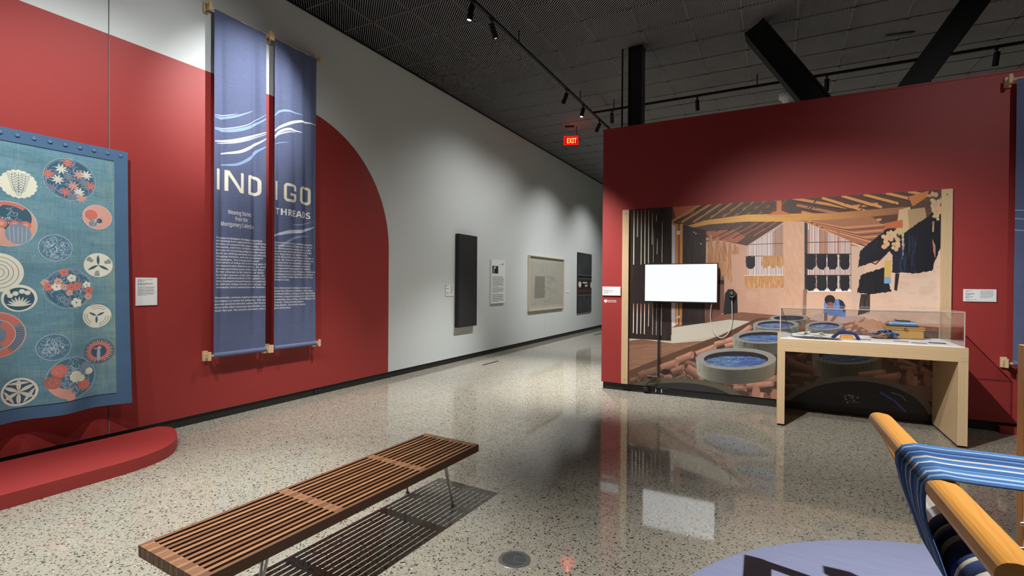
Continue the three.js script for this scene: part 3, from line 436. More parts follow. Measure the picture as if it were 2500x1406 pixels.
card('wall_label', 'white text label on the red wall beside the patterned textile', 'label', [LW, 1.383, -2.515], onLeftWall, 0.184, 0.265, 0.008, (g, w, h) => { textLines(g, w * 0.08, h * 0.06, w * 0.8, 2, h * 0.035, h * 0.014, INK); textLines(g, w * 0.08, h * 0.13, w * 0.55, 1, h * 0.03, h * 0.014, INK); textLines(g, w * 0.08, h * 0.19, w * 0.75, 3, h * 0.03, h * 0.016, INK); textLines(g, w * 0.08, h * 0.32, w * 0.84, 11, h * 0.031, h * 0.012, INK); });
card('wall_label', 'white text label beside the tall black panel', 'label', [LW, 1.358, -7.49], onLeftWall, 0.265, 0.215, 0.005, (g, w, h) => { textLines(g, w * 0.06, h * 0.06, w * 0.38, 3, h * 0.05, h * 0.022, SOFTINK); textLines(g, w * 0.06, h * 0.32, w * 0.38, 2, h * 0.06, h * 0.03, INK); textLines(g, w * 0.06, h * 0.64, w * 0.38, 6, h * 0.045, h * 0.02, SOFTINK); textLines(g, w * 0.55, h * 0.06, w * 0.38, 18, h * 0.045, h * 0.02, SOFTINK); });
card('wall_label', 'white text label between the framed drawing and the dark painting', 'label', [LW, 1.355, -13.3], onLeftWall, 0.26, 0.215, 0.005, (g, w, h) => { textLines(g, w * 0.06, h * 0.08, w * 0.38, 12, h * 0.06, h * 0.022, SOFTINK); textLines(g, w * 0.55, h * 0.08, w * 0.38, 14, h * 0.05, h * 0.022, SOFTINK); });
card('wall_label', 'white text label near the free end of the red partition', 'label', [-2.05, 1.39, RW], 0, 0.262, 0.125, 0.008, (g, w, h) => { textLines(g, w * 0.06, h * 0.1, w * 0.4, 3, h * 0.09, h * 0.035, SOFTINK); textLines(g, w * 0.06, h * 0.4, w * 0.6, 2, h * 0.08, h * 0.04, INK); textLines(g, w * 0.06, h * 0.6, w * 0.55, 2, h * 0.08, h * 0.04, INK); textLines(g, w * 0.06, h * 0.8, w * 0.7, 1, h * 0.08, h * 0.03, SOFTINK); });
card('wall_label', 'white text label between the mural and the banner on the red partition', 'label', [1.863, 1.396, RW], 0, 0.26, 0.13, 0.008, (g, w, h) => { textLines(g, w * 0.06, h * 0.1, w * 0.22, 2, h * 0.08, h * 0.03, INK); textLines(g, w * 0.06, h * 0.32, w * 0.3, 3, h * 0.08, h * 0.035, INK); textLines(g, w * 0.06, h * 0.6, w * 0.25, 2, h * 0.08, h * 0.035, INK); textLines(g, w * 0.06, h * 0.82, w * 0.36, 2, h * 0.06, h * 0.03, SOFTINK); textLines(g, w * 0.52, h * 0.1, w * 0.42, 9, h * 0.072, h * 0.03, SOFTINK); });
{                                                                                   // audio-guide mark: two linked circles and two lines
  const o = thing('audio_guide_mark', 'small white audio guide symbol and two lines of text under the label', 'sticker', [-2.055, 1.245, RW]), w = std(srgb(236, 226, 224), 0.8);
  part('symbol', merge([new THREE.RingGeometry(0.008, 0.02, 20).translate(-0.075, 0.006, 0.001), new THREE.CircleGeometry(0.017, 20).translate(-0.09, 0.006, 0.0006), new THREE.CircleGeometry(0.01, 20).translate(-0.08, -0.012, 0.0008)]), w, o);
  for (const [y, l] of [[0.013, 0.125], [-0.008, 0.125]]) { const bits = []; let x = -0.05; while (x < -0.05 + l) { const k = rr(0.006, 0.016); bits.push(new THREE.PlaneGeometry(k, 0.009).translate(x + k / 2, y, 0.001)); x += k + 0.003; } part('text_line', merge(bits), w, o); }
}
card('text_panel', 'narrow white standing-height text panel with a small monochrome photo', 'panel', [LW, 1.53, -9.245], onLeftWall, 0.60, 0.93, 0.035, (g, w, h) => {
  g.fillStyle = INK; g.font = `bold ${h * 0.03}px sans-serif`; g.textAlign = 'right'; textLines(g, w * 0.84, h * 0.045, w * 0.1, 1, 1, h * 0.016, INK); textLines(g, w * 0.72, h * 0.08, w * 0.24, 1, 1, h * 0.02, INK); g.fillRect(w * 0.45, h * 0.108, w * 0.5, 2);
  g.fillStyle = rgb(44, 44, 46); g.fillRect(w * 0.05, h * 0.14, w * 0.42, h * 0.175); g.fillStyle = rgb(188, 190, 190); g.fillRect(w * 0.16, h * 0.15, w * 0.14, h * 0.06); g.fillRect(w * 0.14, h * 0.2, w * 0.06, h * 0.1); g.fillStyle = rgb(18, 18, 20); g.fillRect(w * 0.24, h * 0.2, w * 0.2, h * 0.11);
  textLines(g, w * 0.05, h * 0.38, w * 0.88, 12, h * 0.0205, h * 0.009, INK); textLines(g, w * 0.05, h * 0.64, w * 0.88, 6, h * 0.0205, h * 0.009, INK); textLines(g, w * 0.05, h * 0.79, w * 0.88, 9, h * 0.0205, h * 0.009, INK);
});
{
  const o = thing('black_panel', 'tall narrow matte black canvas with deep sides', 'artwork', [LW, 1.535, -7.985], onLeftWall);
  const c = canvas(256, 700, (g, w, h) => { g.fillStyle = rgb(34, 34, 34); g.fillRect(0, 0, w, h); for (let i = 0; i < 900; i++) { g.fillStyle = rnd() < 0.5 ? rgb(24, 24, 24, 0.25) : rgb(44, 44, 43, 0.25); g.fillRect(rnd() * w, rnd() * h, rr(10, 90), rr(1, 5)); } });
  part('stretcher', rbox(0.64, 1.76, 0.08, 0.003, 0, 0, 0.045), M.black, o); part('canvas_face', new THREE.PlaneGeometry(0.637, 1.757).translate(0, 0, 0.0858), std(0xffffff, 0.85, { map: texture(c) }), o);
}
{
  const o = thing('framed_drawing', 'large pale pencil drawing in a light wood frame behind glass', 'artwork', [LW, 1.505, -11.845], onLeftWall), w = 2.22, h = 1.37, wood = std(srgb(202, 192, 172), 0.6);
  part('frame_rail', metric(rbox(w, 0.025, 0.06, 0.003, 0, h / 2 - 0.012, 0.03), 'x'), wood, o); part('frame_rail', metric(rbox(w, 0.025, 0.06, 0.003, 0, -h / 2 + 0.012, 0.03), 'x'), wood, o);
  for (const s of [-1, 1]) part('frame_stile', metric(rbox(0.025, h - 0.05, 0.06, 0.003, s * (w / 2 - 0.0125), 0, 0.03), 'y'), wood, o);
  part('backing_mat', box(w - 0.05, h - 0.05, 0.008, 0, 0, 0.006), std(srgb(206, 204, 190), 0.9), o);
  const c = canvas(900, 560, (g, a, b) => {
    g.fillStyle = rgb(202, 201, 188); g.fillRect(0, 0, a, b);
    for (let i = 0; i < 2600; i++) { const x = rnd() * a, y = rnd() * b; g.fillStyle = rgb(120, 120, 112, 0.035); g.beginPath(); g.ellipse(x, y, rr(4, 40), rr(2, 16), rr(0, 3), 0, 7); g.fill(); }
    g.fillStyle = rgb(132, 132, 124, 0.6); g.beginPath(); [[110, 190], [380, 190], [372, 470], [92, 470]].forEach((p, i) => i ? g.lineTo(...p) : g.moveTo(...p)); g.fill();
    for (let i = 0; i < 2600; i++) { g.fillStyle = rgb(86, 88, 84, rr(0.05, 0.2)); g.fillRect(100 + rnd() * 270, 190 + rnd() * 280, rr(4, 40), 1.4); }
    g.strokeStyle = rgb(110, 110, 104, 0.5); for (let i = 0; i < 30; i++) { g.lineWidth = rr(1, 4); g.beginPath(); let x = rr(330, 560), y = rr(180, 420); g.moveTo(x, y); for (let k = 0; k < 5; k++) { x += rr(-20, 90); y += rr(-40, 40); g.lineTo(x, y); } g.stroke(); }
    g.strokeStyle = rgb(84, 86, 80, 0.5); g.lineWidth = 6; g.beginPath(); g.moveTo(330, 500); g.quadraticCurveTo(440, 560, 560, 470); g.stroke(); g.fillStyle = rgb(80, 80, 78, 0.7); g.fillRect(388, 382, 12, 34);
  });
  part('sheet', new THREE.PlaneGeometry(w - 0.24, h - 0.26).translate(0.03, 0.0, 0.0125), std(0xffffff, 0.9, { map: texture(c) }), o);
  part('glazing', box(w - 0.05, h - 0.05, 0.003, 0, 0, 0.046), phys({ color: 0xffffff, transmission: 1, roughness: 0.02, thickness: 0, ior: 1.5 }), o);
}
{
  const o = thing('dark_painting', 'glossy dark painting with a pale patch in a red-brown band', 'artwork', [LW, 1.53, -14.71], onLeftWall), w = 1.25, h = 1.85;
  const c = canvas(600, 888, (g, a, b) => {
    g.fillStyle = rgb(46, 50, 50); g.fillRect(0, 0, a, b);
    for (let i = 0; i < 500; i++) { const y = rnd() * b, v = y < b * 0.36 || y > b * 0.72 ? rr(46, 104) : rr(22, 52); g.fillStyle = rgb(v, v + 4, v + 5, 0.13); g.beginPath(); g.ellipse(rnd() * a, y, rr(20, 120), rr(10, 50), rr(0, 3), 0, 7); g.fill(); }
    g.fillStyle = rgb(58, 44, 42); g.fillRect(0, b * 0.44, a, b * 0.27); g.fillStyle = rgb(96, 72, 70, 0.7); g.fillRect(0, b * 0.62, a, b * 0.025); g.fillStyle = rgb(26, 30, 32); g.fillRect(0, b * 0.38, a, b * 0.05);
    for (const y of [0.365, 0.425, 0.705]) { g.fillStyle = rgb(150, 154, 152); g.fillRect(0, b * y, a, 5); }
    g.fillStyle = rgb(226, 228, 224); g.beginPath(); g.ellipse(80, b * 0.525, 62, 44, 0, 0, 7); g.fill(); g.fillRect(200, b * 0.485, 200, 22); g.fillRect(300, b * 0.53, 100, 28); g.fillStyle = rgb(20, 20, 22); g.fillRect(150, b * 0.515, 140, 46); g.fillStyle = rgb(232, 234, 230); g.beginPath(); g.ellipse(590, b * 0.535, 46, 46, 0, 0, 7); g.fill();
  });
  part('panel_body', rbox(w, h, 0.035, 0.003, 0, 0, 0.0185), M.black, o); part('painted_face', new THREE.PlaneGeometry(w - 0.004, h - 0.004).translate(0, 0, 0.0368), phys({ color: 0xffffff, map: texture(c), roughness: 0.3, clearcoat: 0.4, clearcoatRoughness: 0.15 }), o);
}

// ------------------------------------------------------------------ low red platform under the textile
function slabOn(name, label, category, shape, height, mat, y = 0) {
  const o = thing(name, label, category), g = new THREE.ExtrudeGeometry(shape, { depth: height - 0.006, bevelEnabled: true, bevelSize: 0.003, bevelThickness: 0.003, bevelSegments: 2, curveSegments: 64 }).rotateX(-Math.PI / 2).translate(0, y + 0.003, 0);
  part('platform_body', g, mat, o); return o;
}
{
  const curve = new THREE.SplineCurve([[-5.18, 2.55], [-5.1, 2.592], [-5.0, 2.595], [-4.84, 2.54], [-4.7, 2.465], [-4.56, 2.36], [-4.46, 2.22], [-4.40, 2.04], [-4.385, 1.85]].map((p) => new THREE.Vector2(...p)));
  const s = new THREE.Shape([[-5.18, -1.5], [-5.18, 2.55]].map((p) => new THREE.Vector2(...p)));
  curve.getPoints(50).forEach((p) => s.lineTo(p.x, p.y)); s.lineTo(-4.385, -1.5); s.closePath();
  slabOn('low_platform', 'low red floor platform with a rounded end under the textile', 'platform', s, 0.1, M.red);
  const b = slabOn('low_platform', 'low red floor platform against the partition under its banner', 'platform', new THREE.Shape([[2.02, 6.815], [2.02, 6.755], [4.0, 6.755], [4.0, 6.815]].map((p) => new THREE.Vector2(...p))), 0.075, M.red);
}

// ------------------------------------------------------------------ slatted bench
{
  const o = thing('slatted_bench', 'long walnut slatted bench on thin chrome legs', 'bench', [-2.107, 0, -2.02], -0.0419), L = 1.859, W = 0.485, T = 0.05, top = 0.356, n = 13, sw = 0.0208, pitch = (W - sw) / (n - 1);
  const slats = walnut.map((m, k) => metric(rbox(sw, T, L, 0.0015), 'z', 0.55, k * 0.37));
  for (let i = 0; i < n; i++) { const k = (i * 7 + (i % 3)) % 3; const m = part('slat', slats[k], walnut[(i * 5 + 1) % 3], o, [-W / 2 + sw / 2 + i * pitch, top - T / 2, 0]); if (i % 2) m.rotation.y = Math.PI; }
  const gap = pitch - sw, crossAt = [[L / 2 - 0.026, 0.05], [0.262, 0.055], [-0.365, 0.055], [-L / 2 + 0.026, 0.05]];
  for (const [z, d] of crossAt) for (let i = 0; i < n - 1; i++) part('spacer', metric(box(gap + 0.0004, T - 0.001, d), 'x', 0.4, i * 0.31 + z), walnut[(i + 2) % 3], o, [-W / 2 + sw + gap / 2 + i * pitch, top - T / 2, z]);
  for (const [, z] of [[0, 0.26], [0, -0.37]]) part('cross_rail', metric(box(W - 0.16, 0.016, 0.05), 'x'), walnut[1], o, [0, top - T - 0.008, z]);
  const V = [];
  for (const sz of [1, -1]) for (const sx of [1, -1]) {
    const fz = sz * 0.69, fx = sx * 0.2, leg = part('leg', merge([cyl(0.0065, [fx, 0.012, fz], [fx - sx * 0.004, top - T, fz - sz * 0.07], 0.0065, 10), cyl(0.0065, [fx, 0.012, fz], [fx - sx * 0.028, top - T, fz - sz * 0.062], 0.0065, 10)]), M.chrome, o);
    part('foot', new THREE.CylinderGeometry(0.012, 0.014, 0.014, 16), M.steel, leg, [fx, 0.007, fz]);
    part('mounting_plate', box(0.08, 0.004, 0.06), M.steel, leg, [fx - sx * 0.015, top - T - 0.002, fz - sz * 0.066]);
  }
}

// ------------------------------------------------------------------ things set into the floor
{
  const p = onY(1256, 1366, 0), o = thing('floor_box', 'round metal floor outlet cover set into the concrete', 'floor outlet', [p.x, 0, p.z], 0.3), R = 0.088;
  part('ring', new THREE.LatheGeometry([[R - 0.022, 0.0035], [R - 0.018, 0.0045], [R - 0.003, 0.0035], [R, 0.0006]].map((q) => new THREE.Vector2(...q)), 48), std(srgb(150, 150, 146), 0.38, { metalness: 0.8 }), o);
  part('cover', new THREE.CylinderGeometry(R - 0.0225, R - 0.0225, 0.003, 48).translate(0, 0.0018, 0), std(srgb(92, 96, 98), 0.5, { metalness: 0.6 }), o);
  part('flap_line', merge([box(0.002, 0.001, 0.05, 0.0, 0.0036, 0), box(0.06, 0.001, 0.002, 0.03, 0.0036, -0.025), box(0.06, 0.001, 0.002, 0.03, 0.0036, 0.025)]), std(srgb(170, 172, 172), 0.4, { metalness: 0.6 }), o);
  part('screw', new THREE.CylinderGeometry(0.005, 0.005, 0.002, 12).translate(-0.03, 0.0038, -0.006), M.steel, o);
  for (const [za, zb, what] of [[-7.66, -8.22, 'below the tall black panel'], [-13.9, -15.1, 'below the dark painting']]) {
    const s = thing('floor_slot', 'thin black slot vent in the floor ' + what, 'vent', [-4.69, 0, (za + zb) / 2]);
    part('slot', box(0.035, 0.003, za - zb, 0, 0.0012, 0), std(srgb(10, 10, 10), 0.7), s);
    for (const q of [-1, 1]) part('edge_strip', box(0.003, 0.004, za - zb, q * 0.019, 0.0015, 0), M.black, s);
  }
}

// ------------------------------------------------------------------ photographic mural on the partition
const MX0 = -1.806, MX1 = 1.543, MY0 = 0.102, MY1 = 2.522;
{
  const K = 2048 / (MX1 - MX0), W = 2048, H = Math.round((MY1 - MY0) * K);
  const P = (px, py) => { const q = onZ(px, py, RW + 0.006); return [(q.x - MX0) * K, (MY1 - q.y) * K]; };
  const c = canvas(W, H, (g) => {
    const path = (pts, close = true) => { g.beginPath(); pts.forEach((p, i) => { const q = P(...p); i ? g.lineTo(...q) : g.moveTo(...q); }); if (close) g.closePath(); };
    const poly = (pts, f) => { path(pts); g.fillStyle = f; g.fill(); };
    const ragged = (pts, f, a = 1.6, step = 4) => { const o = []; pts.forEach((p, i) => { const q = pts[(i + 1) % pts.length], n = Math.max(1, Math.round(Math.hypot(q[0] - p[0], q[1] - p[1]) / step)); for (let k = 0; k < n; k++) o.push([p[0] + (q[0] - p[0]) * k / n + rr(-a, a), p[1] + (q[1] - p[1]) * k / n + rr(-a, a)]); }); poly(o, f); };
    const line = (pts, s, w) => { path(pts, false); g.strokeStyle = s; g.lineWidth = w * 2.55; g.lineCap = 'round'; g.lineJoin = 'round'; g.stroke(); };
    const shade = (x0, y0, x1, y1, stops) => { const a = P(x0, y0), b = P(x1, y1), k = g.createLinearGradient(...a, ...b); stops.forEach(([t, s]) => k.addColorStop(t, s)); return k; };
    const ellPts = (cx, cy, rx, ry, a0 = 0, a1 = 6.2832, n = 48) => { const o = []; for (let i = 0; i <= n; i++) { const a = a0 + (a1 - a0) * i / n; o.push([cx + rx * Math.cos(a), cy + ry * Math.sin(a)]); } return o; };
    const clipIn = (pts, f) => { g.save(); path(pts); g.clip(); f(); g.restore(); };
    const grain = (pts, n, cols, l0, l1, ang = 0, a0 = 0.06, a1 = 0.22, wd = 1) => clipIn(pts, () => { const xs = pts.map((p) => p[0]), ys = pts.map((p) => p[1]), x0 = Math.min(...xs), x1 = Math.max(...xs), y0 = Math.min(...ys), y1 = Math.max(...ys); for (let i = 0; i < n; i++) { const x = rr(x0, x1), y = rr(y0, y1), l = rr(l0, l1), t = ang + rr(-0.15, 0.15), k = cols[Math.floor(rnd() * cols.length)]; g.globalAlpha = rr(a0, a1); line([[x, y], [x + l * Math.cos(t), y + l * Math.sin(t)]], rgb(...k), rr(0.5, 1.6) * wd); } g.globalAlpha = 1; });
    // far wall, floor
    poly([[1530, 450], [2310, 450], [2310, 1040], [1530, 1040]], rgb(206, 164, 138));
    poly([[1640, 560], [2310, 520], [2310, 790], [1640, 790]], shade(1780, 700, 2290, 700, [[0, rgb(196, 152, 128)], [0.35, rgb(208, 168, 142)], [0.6, rgb(214, 176, 152)], [1, rgb(226, 198, 176)]]));
    grain([[1790, 560], [2300, 540], [2300, 790], [1790, 780]], 420, [[226, 190, 164], [184, 140, 116], [214, 150, 118]], 4, 26, 0.1, 0.05, 0.16, 4);
    clipIn([[1640, 540], [2310, 520], [2310, 790], [1640, 790]], () => { for (let i = 0; i < 420; i++) { g.globalAlpha = rr(0.03, 0.1); poly(ellPts(rr(1780, 2300), rr(560, 790), rr(4, 22), rr(3, 14), 0, 6.28, 12), rgb(...[[232, 200, 176], [178, 134, 110], [206, 146, 112], [222, 184, 150]][Math.floor(rnd() * 4)])); } for (let i = 0; i < 130; i++) { g.globalAlpha = rr(0.2, 0.5); const x = rr(1800, 2295), y = rr(600, 785); line([[x, y], [x + rr(-2, 2), y + rr(1, 6)]], rgb(150, 106, 86), rr(0.3, 0.8)); } g.globalAlpha = 1; });
    poly([[1530, 790], [1660, 778], [1810, 762], [1905, 770], [2310, 800], [2310, 1040], [1530, 1040]], rgb(134, 92, 74));
    grain([[1530, 780], [1900, 765], [2310, 800], [2310, 1040], [1530, 1040]], 700, [[160, 112, 90], [104, 70, 58], [178, 130, 104]], 6, 30, -0.1, 0.08, 0.25, 3);
    poly([[1536, 832], [1640, 818], [1700, 800], [1790, 783], [1850, 790], [1700, 838], [1640, 838], [1536, 824]], rgb(196, 186, 170));
    poly([[1640, 800], [1780, 780], [1850, 786], [1735, 822], [1640, 838]], rgb(204, 196, 180));
    poly([[1536, 842], [1640, 838], [1720, 832], [1640, 872], [1536, 915]], rgb(150, 110, 88)); grain([[1536, 842], [1720, 832], [1640, 872], [1536, 915]], 120, [[180, 140, 112], [112, 78, 62]], 10, 40, -0.1, 0.1, 0.3, 4);
    // roof
    poly([[1638, 500], [2310, 455], [2310, 560], [2078, 592], [1965, 545], [1912, 545], [1826, 600], [1726, 580], [1640, 545]], rgb(92, 66, 56));
    grain([[1640, 500], [2310, 455], [2310, 560], [2078, 592], [1640, 545]], 500, [[120, 84, 68], [70, 52, 48], [150, 96, 68]], 6, 18, -0.4, 0.15, 0.4, 3);
    poly([[1642, 505], [1700, 500], [1692, 520], [1650, 535]], rgb(196, 104, 72)); poly([[1720, 565], [1790, 560], [1820, 578], [1800, 592], [1735, 585]], rgb(172, 100, 76));
    for (let i = 0; i < 9; i++) { const x = 1660 + i * 28; const t = 1 - i * 0.05; line([[x - 22, 542 - i * 0.6], [x + 52, 498 - i * 3]], rgb(206 * t, 144 * t, 82 * t), 7 - i * 0.3); line([[x - 16, 545 - i * 0.6], [x + 58, 502 - i * 3]], rgb(86, 56, 44), 2); }
    for (let i = 0; i < 10; i++) { const x = 1740 + i * 17, y = 570 - i * 1.2; line([[x - 18, y + 20 - i], [x + 55, y - 14 - i * 2.4]], i % 2 ? rgb(150, 96, 74) : rgb(96, 66, 56), 3.5); }
    for (let k = 0; k < 5; k++) for (let i = 0; i < 7; i++) { const x = 1700 + i * 30 + k * 12, y = 512 + k * 13 - i * 2; if (y < 545 || k > 2) line([[x, y], [x + 9, y - 6]], rgb(66, 54, 50), 4); }
    // right slope of the roof
    for (let i = 0; i < 7; i++) { const y = 492 + i * 15, a = Math.max(1936, 1936 + i * 12); line([[a, y - 8 + i * 2], [a + 130, y + 14 + i * 7], [2140 + i * 4, 470 + i * 19 + 28]], i % 2 ? rgb(176, 116, 82) : rgb(206, 144, 84), 7.5); line([[a + 4, y - 1 + i * 2], [a + 130, y + 21 + i * 7], [2140 + i * 4, 477 + i * 19 + 28]], rgb(78, 50, 42), 3); }
    for (let i = 0; i < 5; i++) { line([[2010 + i * 48, 484 - i * 5], [2110 + i * 40, 514 - i * 9]], rgb(214, 152, 92), 7); line([[2010 + i * 48, 490 - i * 5], [2110 + i * 40, 520 - i * 9]], rgb(84, 54, 46), 3); }
    for (let i = 0; i < 26; i++) { const x = rr(1960, 2230), y = 482 - (x - 1960) * 0.06 + rr(0, 60); line([[x, y], [x + 7, y - 8]], rgb(90, 64, 56), 4); }
    poly([[1964, 545], [2078, 592], [2120, 598], [2170, 560], [2130, 530], [1966, 532]], rgb(164, 108, 82)); for (let i = 0; i < 7; i++) { line([[1975 + i * 6, 540 + i * 3], [2060 + i * 12, 556 + i * 6], [2160 - i * 3, 548 + i * 7]], i % 2 ? rgb(120, 76, 60) : rgb(204, 142, 100), 4); }
    // tie beam and king post
    poly([[1664, 556], [1720, 538], [1820, 524], [1912, 522], [2030, 520], [2120, 512], [2220, 504], [2216, 520], [2120, 530], [2030, 536], [1912, 541], [1820, 541], [1730, 548], [1690, 556]], shade(1664, 540, 2220, 515, [[0, rgb(214, 150, 78)], [0.35, rgb(226, 172, 92)], [0.55, rgb(212, 152, 80)], [1, rgb(146, 98, 70)]]));
    grain([[1670, 556], [1720, 538], [1912, 522], [2220, 504], [2216, 520], [1912, 541]], 90, [[240, 196, 120], [170, 112, 56]], 20, 60, -0.06, 0.15, 0.4, 1);
    poly([[1896, 490], [1908, 489], [1908, 514], [1928, 522], [1928, 524], [1874, 525], [1896, 514]], rgb(206, 120, 70)); poly([[1924, 488], [1936, 487], [1942, 520], [1930, 520]], rgb(78, 68, 62));
    // slatted screen and dark doors
    poly([[1534, 505], [1641, 500], [1638, 832], [1534, 826]], rgb(44, 34, 32)); grain([[1534, 505], [1641, 500], [1638, 832], [1534, 826]], 260, [[66, 54, 48], [28, 22, 22], [84, 66, 56]], 20, 90, 1.57, 0.15, 0.4, 2);
    const slit = (x, y0, y1, w, top, bot) => line([[x, y0], [x - 0.5, (y0 + y1) / 2], [x - 1, y1]], shade(x, y0, x, y1, [[0, top], [0.35, bot], [1, bot]]), w);
    for (const [x, y0, y1, w] of [[1548, 514, 645, 3.2], [1557, 515, 578, 2.2], [1566, 512, 645, 2.4], [1575, 512, 645, 3], [1584, 514, 642, 2.6], [1593, 520, 596, 2.2], [1603, 524, 540, 1.8], [1605, 582, 620, 1.8], [1617, 540, 640, 1.8], [1596, 560, 640, 1.2]]) slit(x, y0, y1, w, rgb(190, 120, 84), rgb(222, 230, 204));
    for (const [x, y0, y1, w] of [[1547, 742, 812, 3], [1556, 742, 814, 3.2], [1565, 742, 814, 2.6], [1574, 742, 815, 3], [1584, 742, 796, 2], [1594, 742, 817, 1.4], [1603, 742, 818, 1.3], [1615, 742, 818, 2]]) slit(x, y0, y1, w, rgb(206, 120, 92), rgb(232, 222, 212));
    poly([[1640, 543], [1655, 548], [1655, 790], [1640, 800]], rgb(214, 210, 214)); poly([[1641, 542], [1655, 549], [1653, 790], [1648, 792], [1648, 552], [1641, 548]], rgb(206, 142, 76)); poly([[1655, 548], [1668, 546], [1664, 792], [1655, 793]], rgb(148, 84, 54)); poly([[1660, 547], [1668, 546], [1664, 792], [1659, 793]], rgb(212, 150, 82)); poly([[1650, 772], [1660, 770], [1660, 776], [1650, 778]], rgb(216, 200, 186)); poly([[1652, 564], [1660, 563], [1660, 572], [1652, 573]], rgb(220, 210, 200));
    poly([[1667, 549], [1724, 562], [1721, 788], [1665, 795]], rgb(54, 44, 42)); grain([[1667, 549], [1724, 562], [1721, 788], [1665, 795]], 120, [[76, 64, 58], [36, 30, 30]], 20, 70, 1.57, 0.2, 0.5, 2);
    for (const [x, y] of [[1694, 567], [1699, 570], [1711, 595]]) poly(ellPts(x, y, 1.3, 2, 0, 6.28, 8), rgb(232, 226, 218));
    poly([[1722, 660], [1768, 662], [1768, 762], [1722, 790]], rgb(120, 80, 70)); poly([[1754, 684], [1768, 684], [1768, 694], [1754, 694]], rgb(46, 36, 36));
    // hanks of pale yarn along the side
    for (const [x, y0, y1, w] of [[1735, 590, 668, 15], [1752, 594, 672, 17], [1768, 604, 680, 15], [1782, 612, 690, 12], [1794, 614, 662, 12], [1800, 620, 664, 9]]) { poly([[x - 2, y0 - 18], [x + 2, y0 - 18], [x + w * 0.4, y0 + 6], [x + w * 0.55, y1 - 14], [x + 2, y1], [x - w * 0.5, y1 - 12], [x - w * 0.42, y0 + 10]], rgb(176, 124, 84)); grain([[x - w * 0.5, y0 - 16], [x + w * 0.5, y0 - 16], [x + w * 0.55, y1], [x - w * 0.55, y1]], 40, [[218, 172, 124], [128, 84, 56], [232, 192, 146]], 10, 40, 1.5, 0.25, 0.6, 1); }
    poly([[1784, 622], [1826, 616], [1826, 700], [1788, 700]], rgb(200, 156, 132));
    // barred windows
    const bars = (top, bottom, x0, x1, n, w) => { for (let i = 0; i <= n; i++) { const x = x0 + (x1 - x0) * i / n; line([[x, top(x)], [x, bottom]], i % 3 === 1 ? rgb(176, 118, 82) : rgb(132, 84, 62), w); } };
    poly([[1826, 601], [1912, 546], [1912, 698], [1826, 698]], rgb(236, 240, 240)); bars((x) => 601 - (x - 1826) * 0.64, 690, 1828, 1912, 22, 1.9); poly([[1887, 565], [1912, 547], [1912, 625], [1887, 625]], rgb(150, 98, 72, 0.55)); line([[1826, 599], [1912, 544]], rgb(214, 190, 176), 2); line([[1826, 597], [1912, 594]], rgb(96, 60, 48), 1.6); line([[1826, 625], [1912, 625]], rgb(90, 60, 48), 1.6);
    poly([[1964, 541], [2078, 590], [2078, 712], [1964, 712]], rgb(238, 236, 236)); bars((x) => 541 + (x - 1964) * 0.43, 706, 1968, 2077, 27, 2); for (const [a, b] of [[2000, 2022], [2044, 2050], [1968, 1976]]) poly([[a, 556], [b, 562], [b, 622], [a, 622]], rgb(156, 100, 72, 0.6)); line([[1964, 541], [2078, 590]], rgb(214, 160, 120), 2); line([[1964, 592], [2078, 590]], rgb(96, 62, 50), 2); poly([[1964, 541], [1971, 545], [1971, 715], [1964, 712]], rgb(62, 58, 62));
    poly([[1912, 540], [1964, 540], [1961, 764], [1912, 762]], rgb(206, 162, 134)); grain([[1912, 540], [1964, 540], [1961, 764], [1912, 762]], 60, [[222, 184, 156], [186, 140, 114]], 6, 30, 1.2, 0.1, 0.3, 4); poly([[1961, 706], [1970, 706], [1968, 770], [1959, 770]], rgb(140, 108, 92));
    const hank = (x, y, w, h, f) => ragged([[x - w / 2, y], [x + w / 2, y], [x + w / 2, y + h * 0.78], [x + w * 0.25, y + h], [x - w * 0.22, y + h], [x - w / 2, y + h * 0.78]], f, 0.9, 4);
    hank(1832, 626, 22, 30, rgb(40, 36, 42)); for (const x of [1869, 1887, 1904]) { hank(x, 624, 18, 30, rgb(188, 138, 92)); grain([[x - 9, 624], [x + 9, 624], [x + 9, 652], [x - 9, 652]], 16, [[228, 186, 136], [140, 96, 60]], 10, 22, 1.57, 0.3, 0.6, 1); }
    for (let i = 0; i < 8; i++) { const x = 1824 + i * 12; hank(x, 673, 12, 30, rgb(196, 142, 92)); grain([[x - 6, 673], [x + 6, 673], [x + 6, 703], [x - 6, 703]], 12, [[236, 194, 142], [146, 98, 60]], 8, 22, 1.57, 0.3, 0.6, 1); } line([[1816, 672], [1912, 671]], rgb(236, 226, 214), 1.4);
    for (const [y, h] of [[620, 38], [672, 38]]) { for (const x of [1979, 2006, 2032, 2062]) hank(x, y, 24, h, rgb(36, 34, 38)); line([[1964, y], [2078, y]], rgb(58, 46, 42), 2); }
    // cloths drying on the other side
    poly([[2078, 600], [2110, 604], [2110, 720], [2080, 760]], rgb(206, 172, 150)); poly([[2195, 512], [2222, 505], [2230, 560], [2205, 600], [2188, 560]], rgb(206, 176, 132)); poly([[2216, 512], [2258, 506], [2262, 530], [2220, 565]], rgb(176, 146, 108)); poly([[2160, 545], [2204, 536], [2204, 556], [2162, 558]], rgb(196, 106, 66)); poly([[2218, 480], [2268, 465], [2262, 482], [2228, 504]], rgb(196, 124, 74));
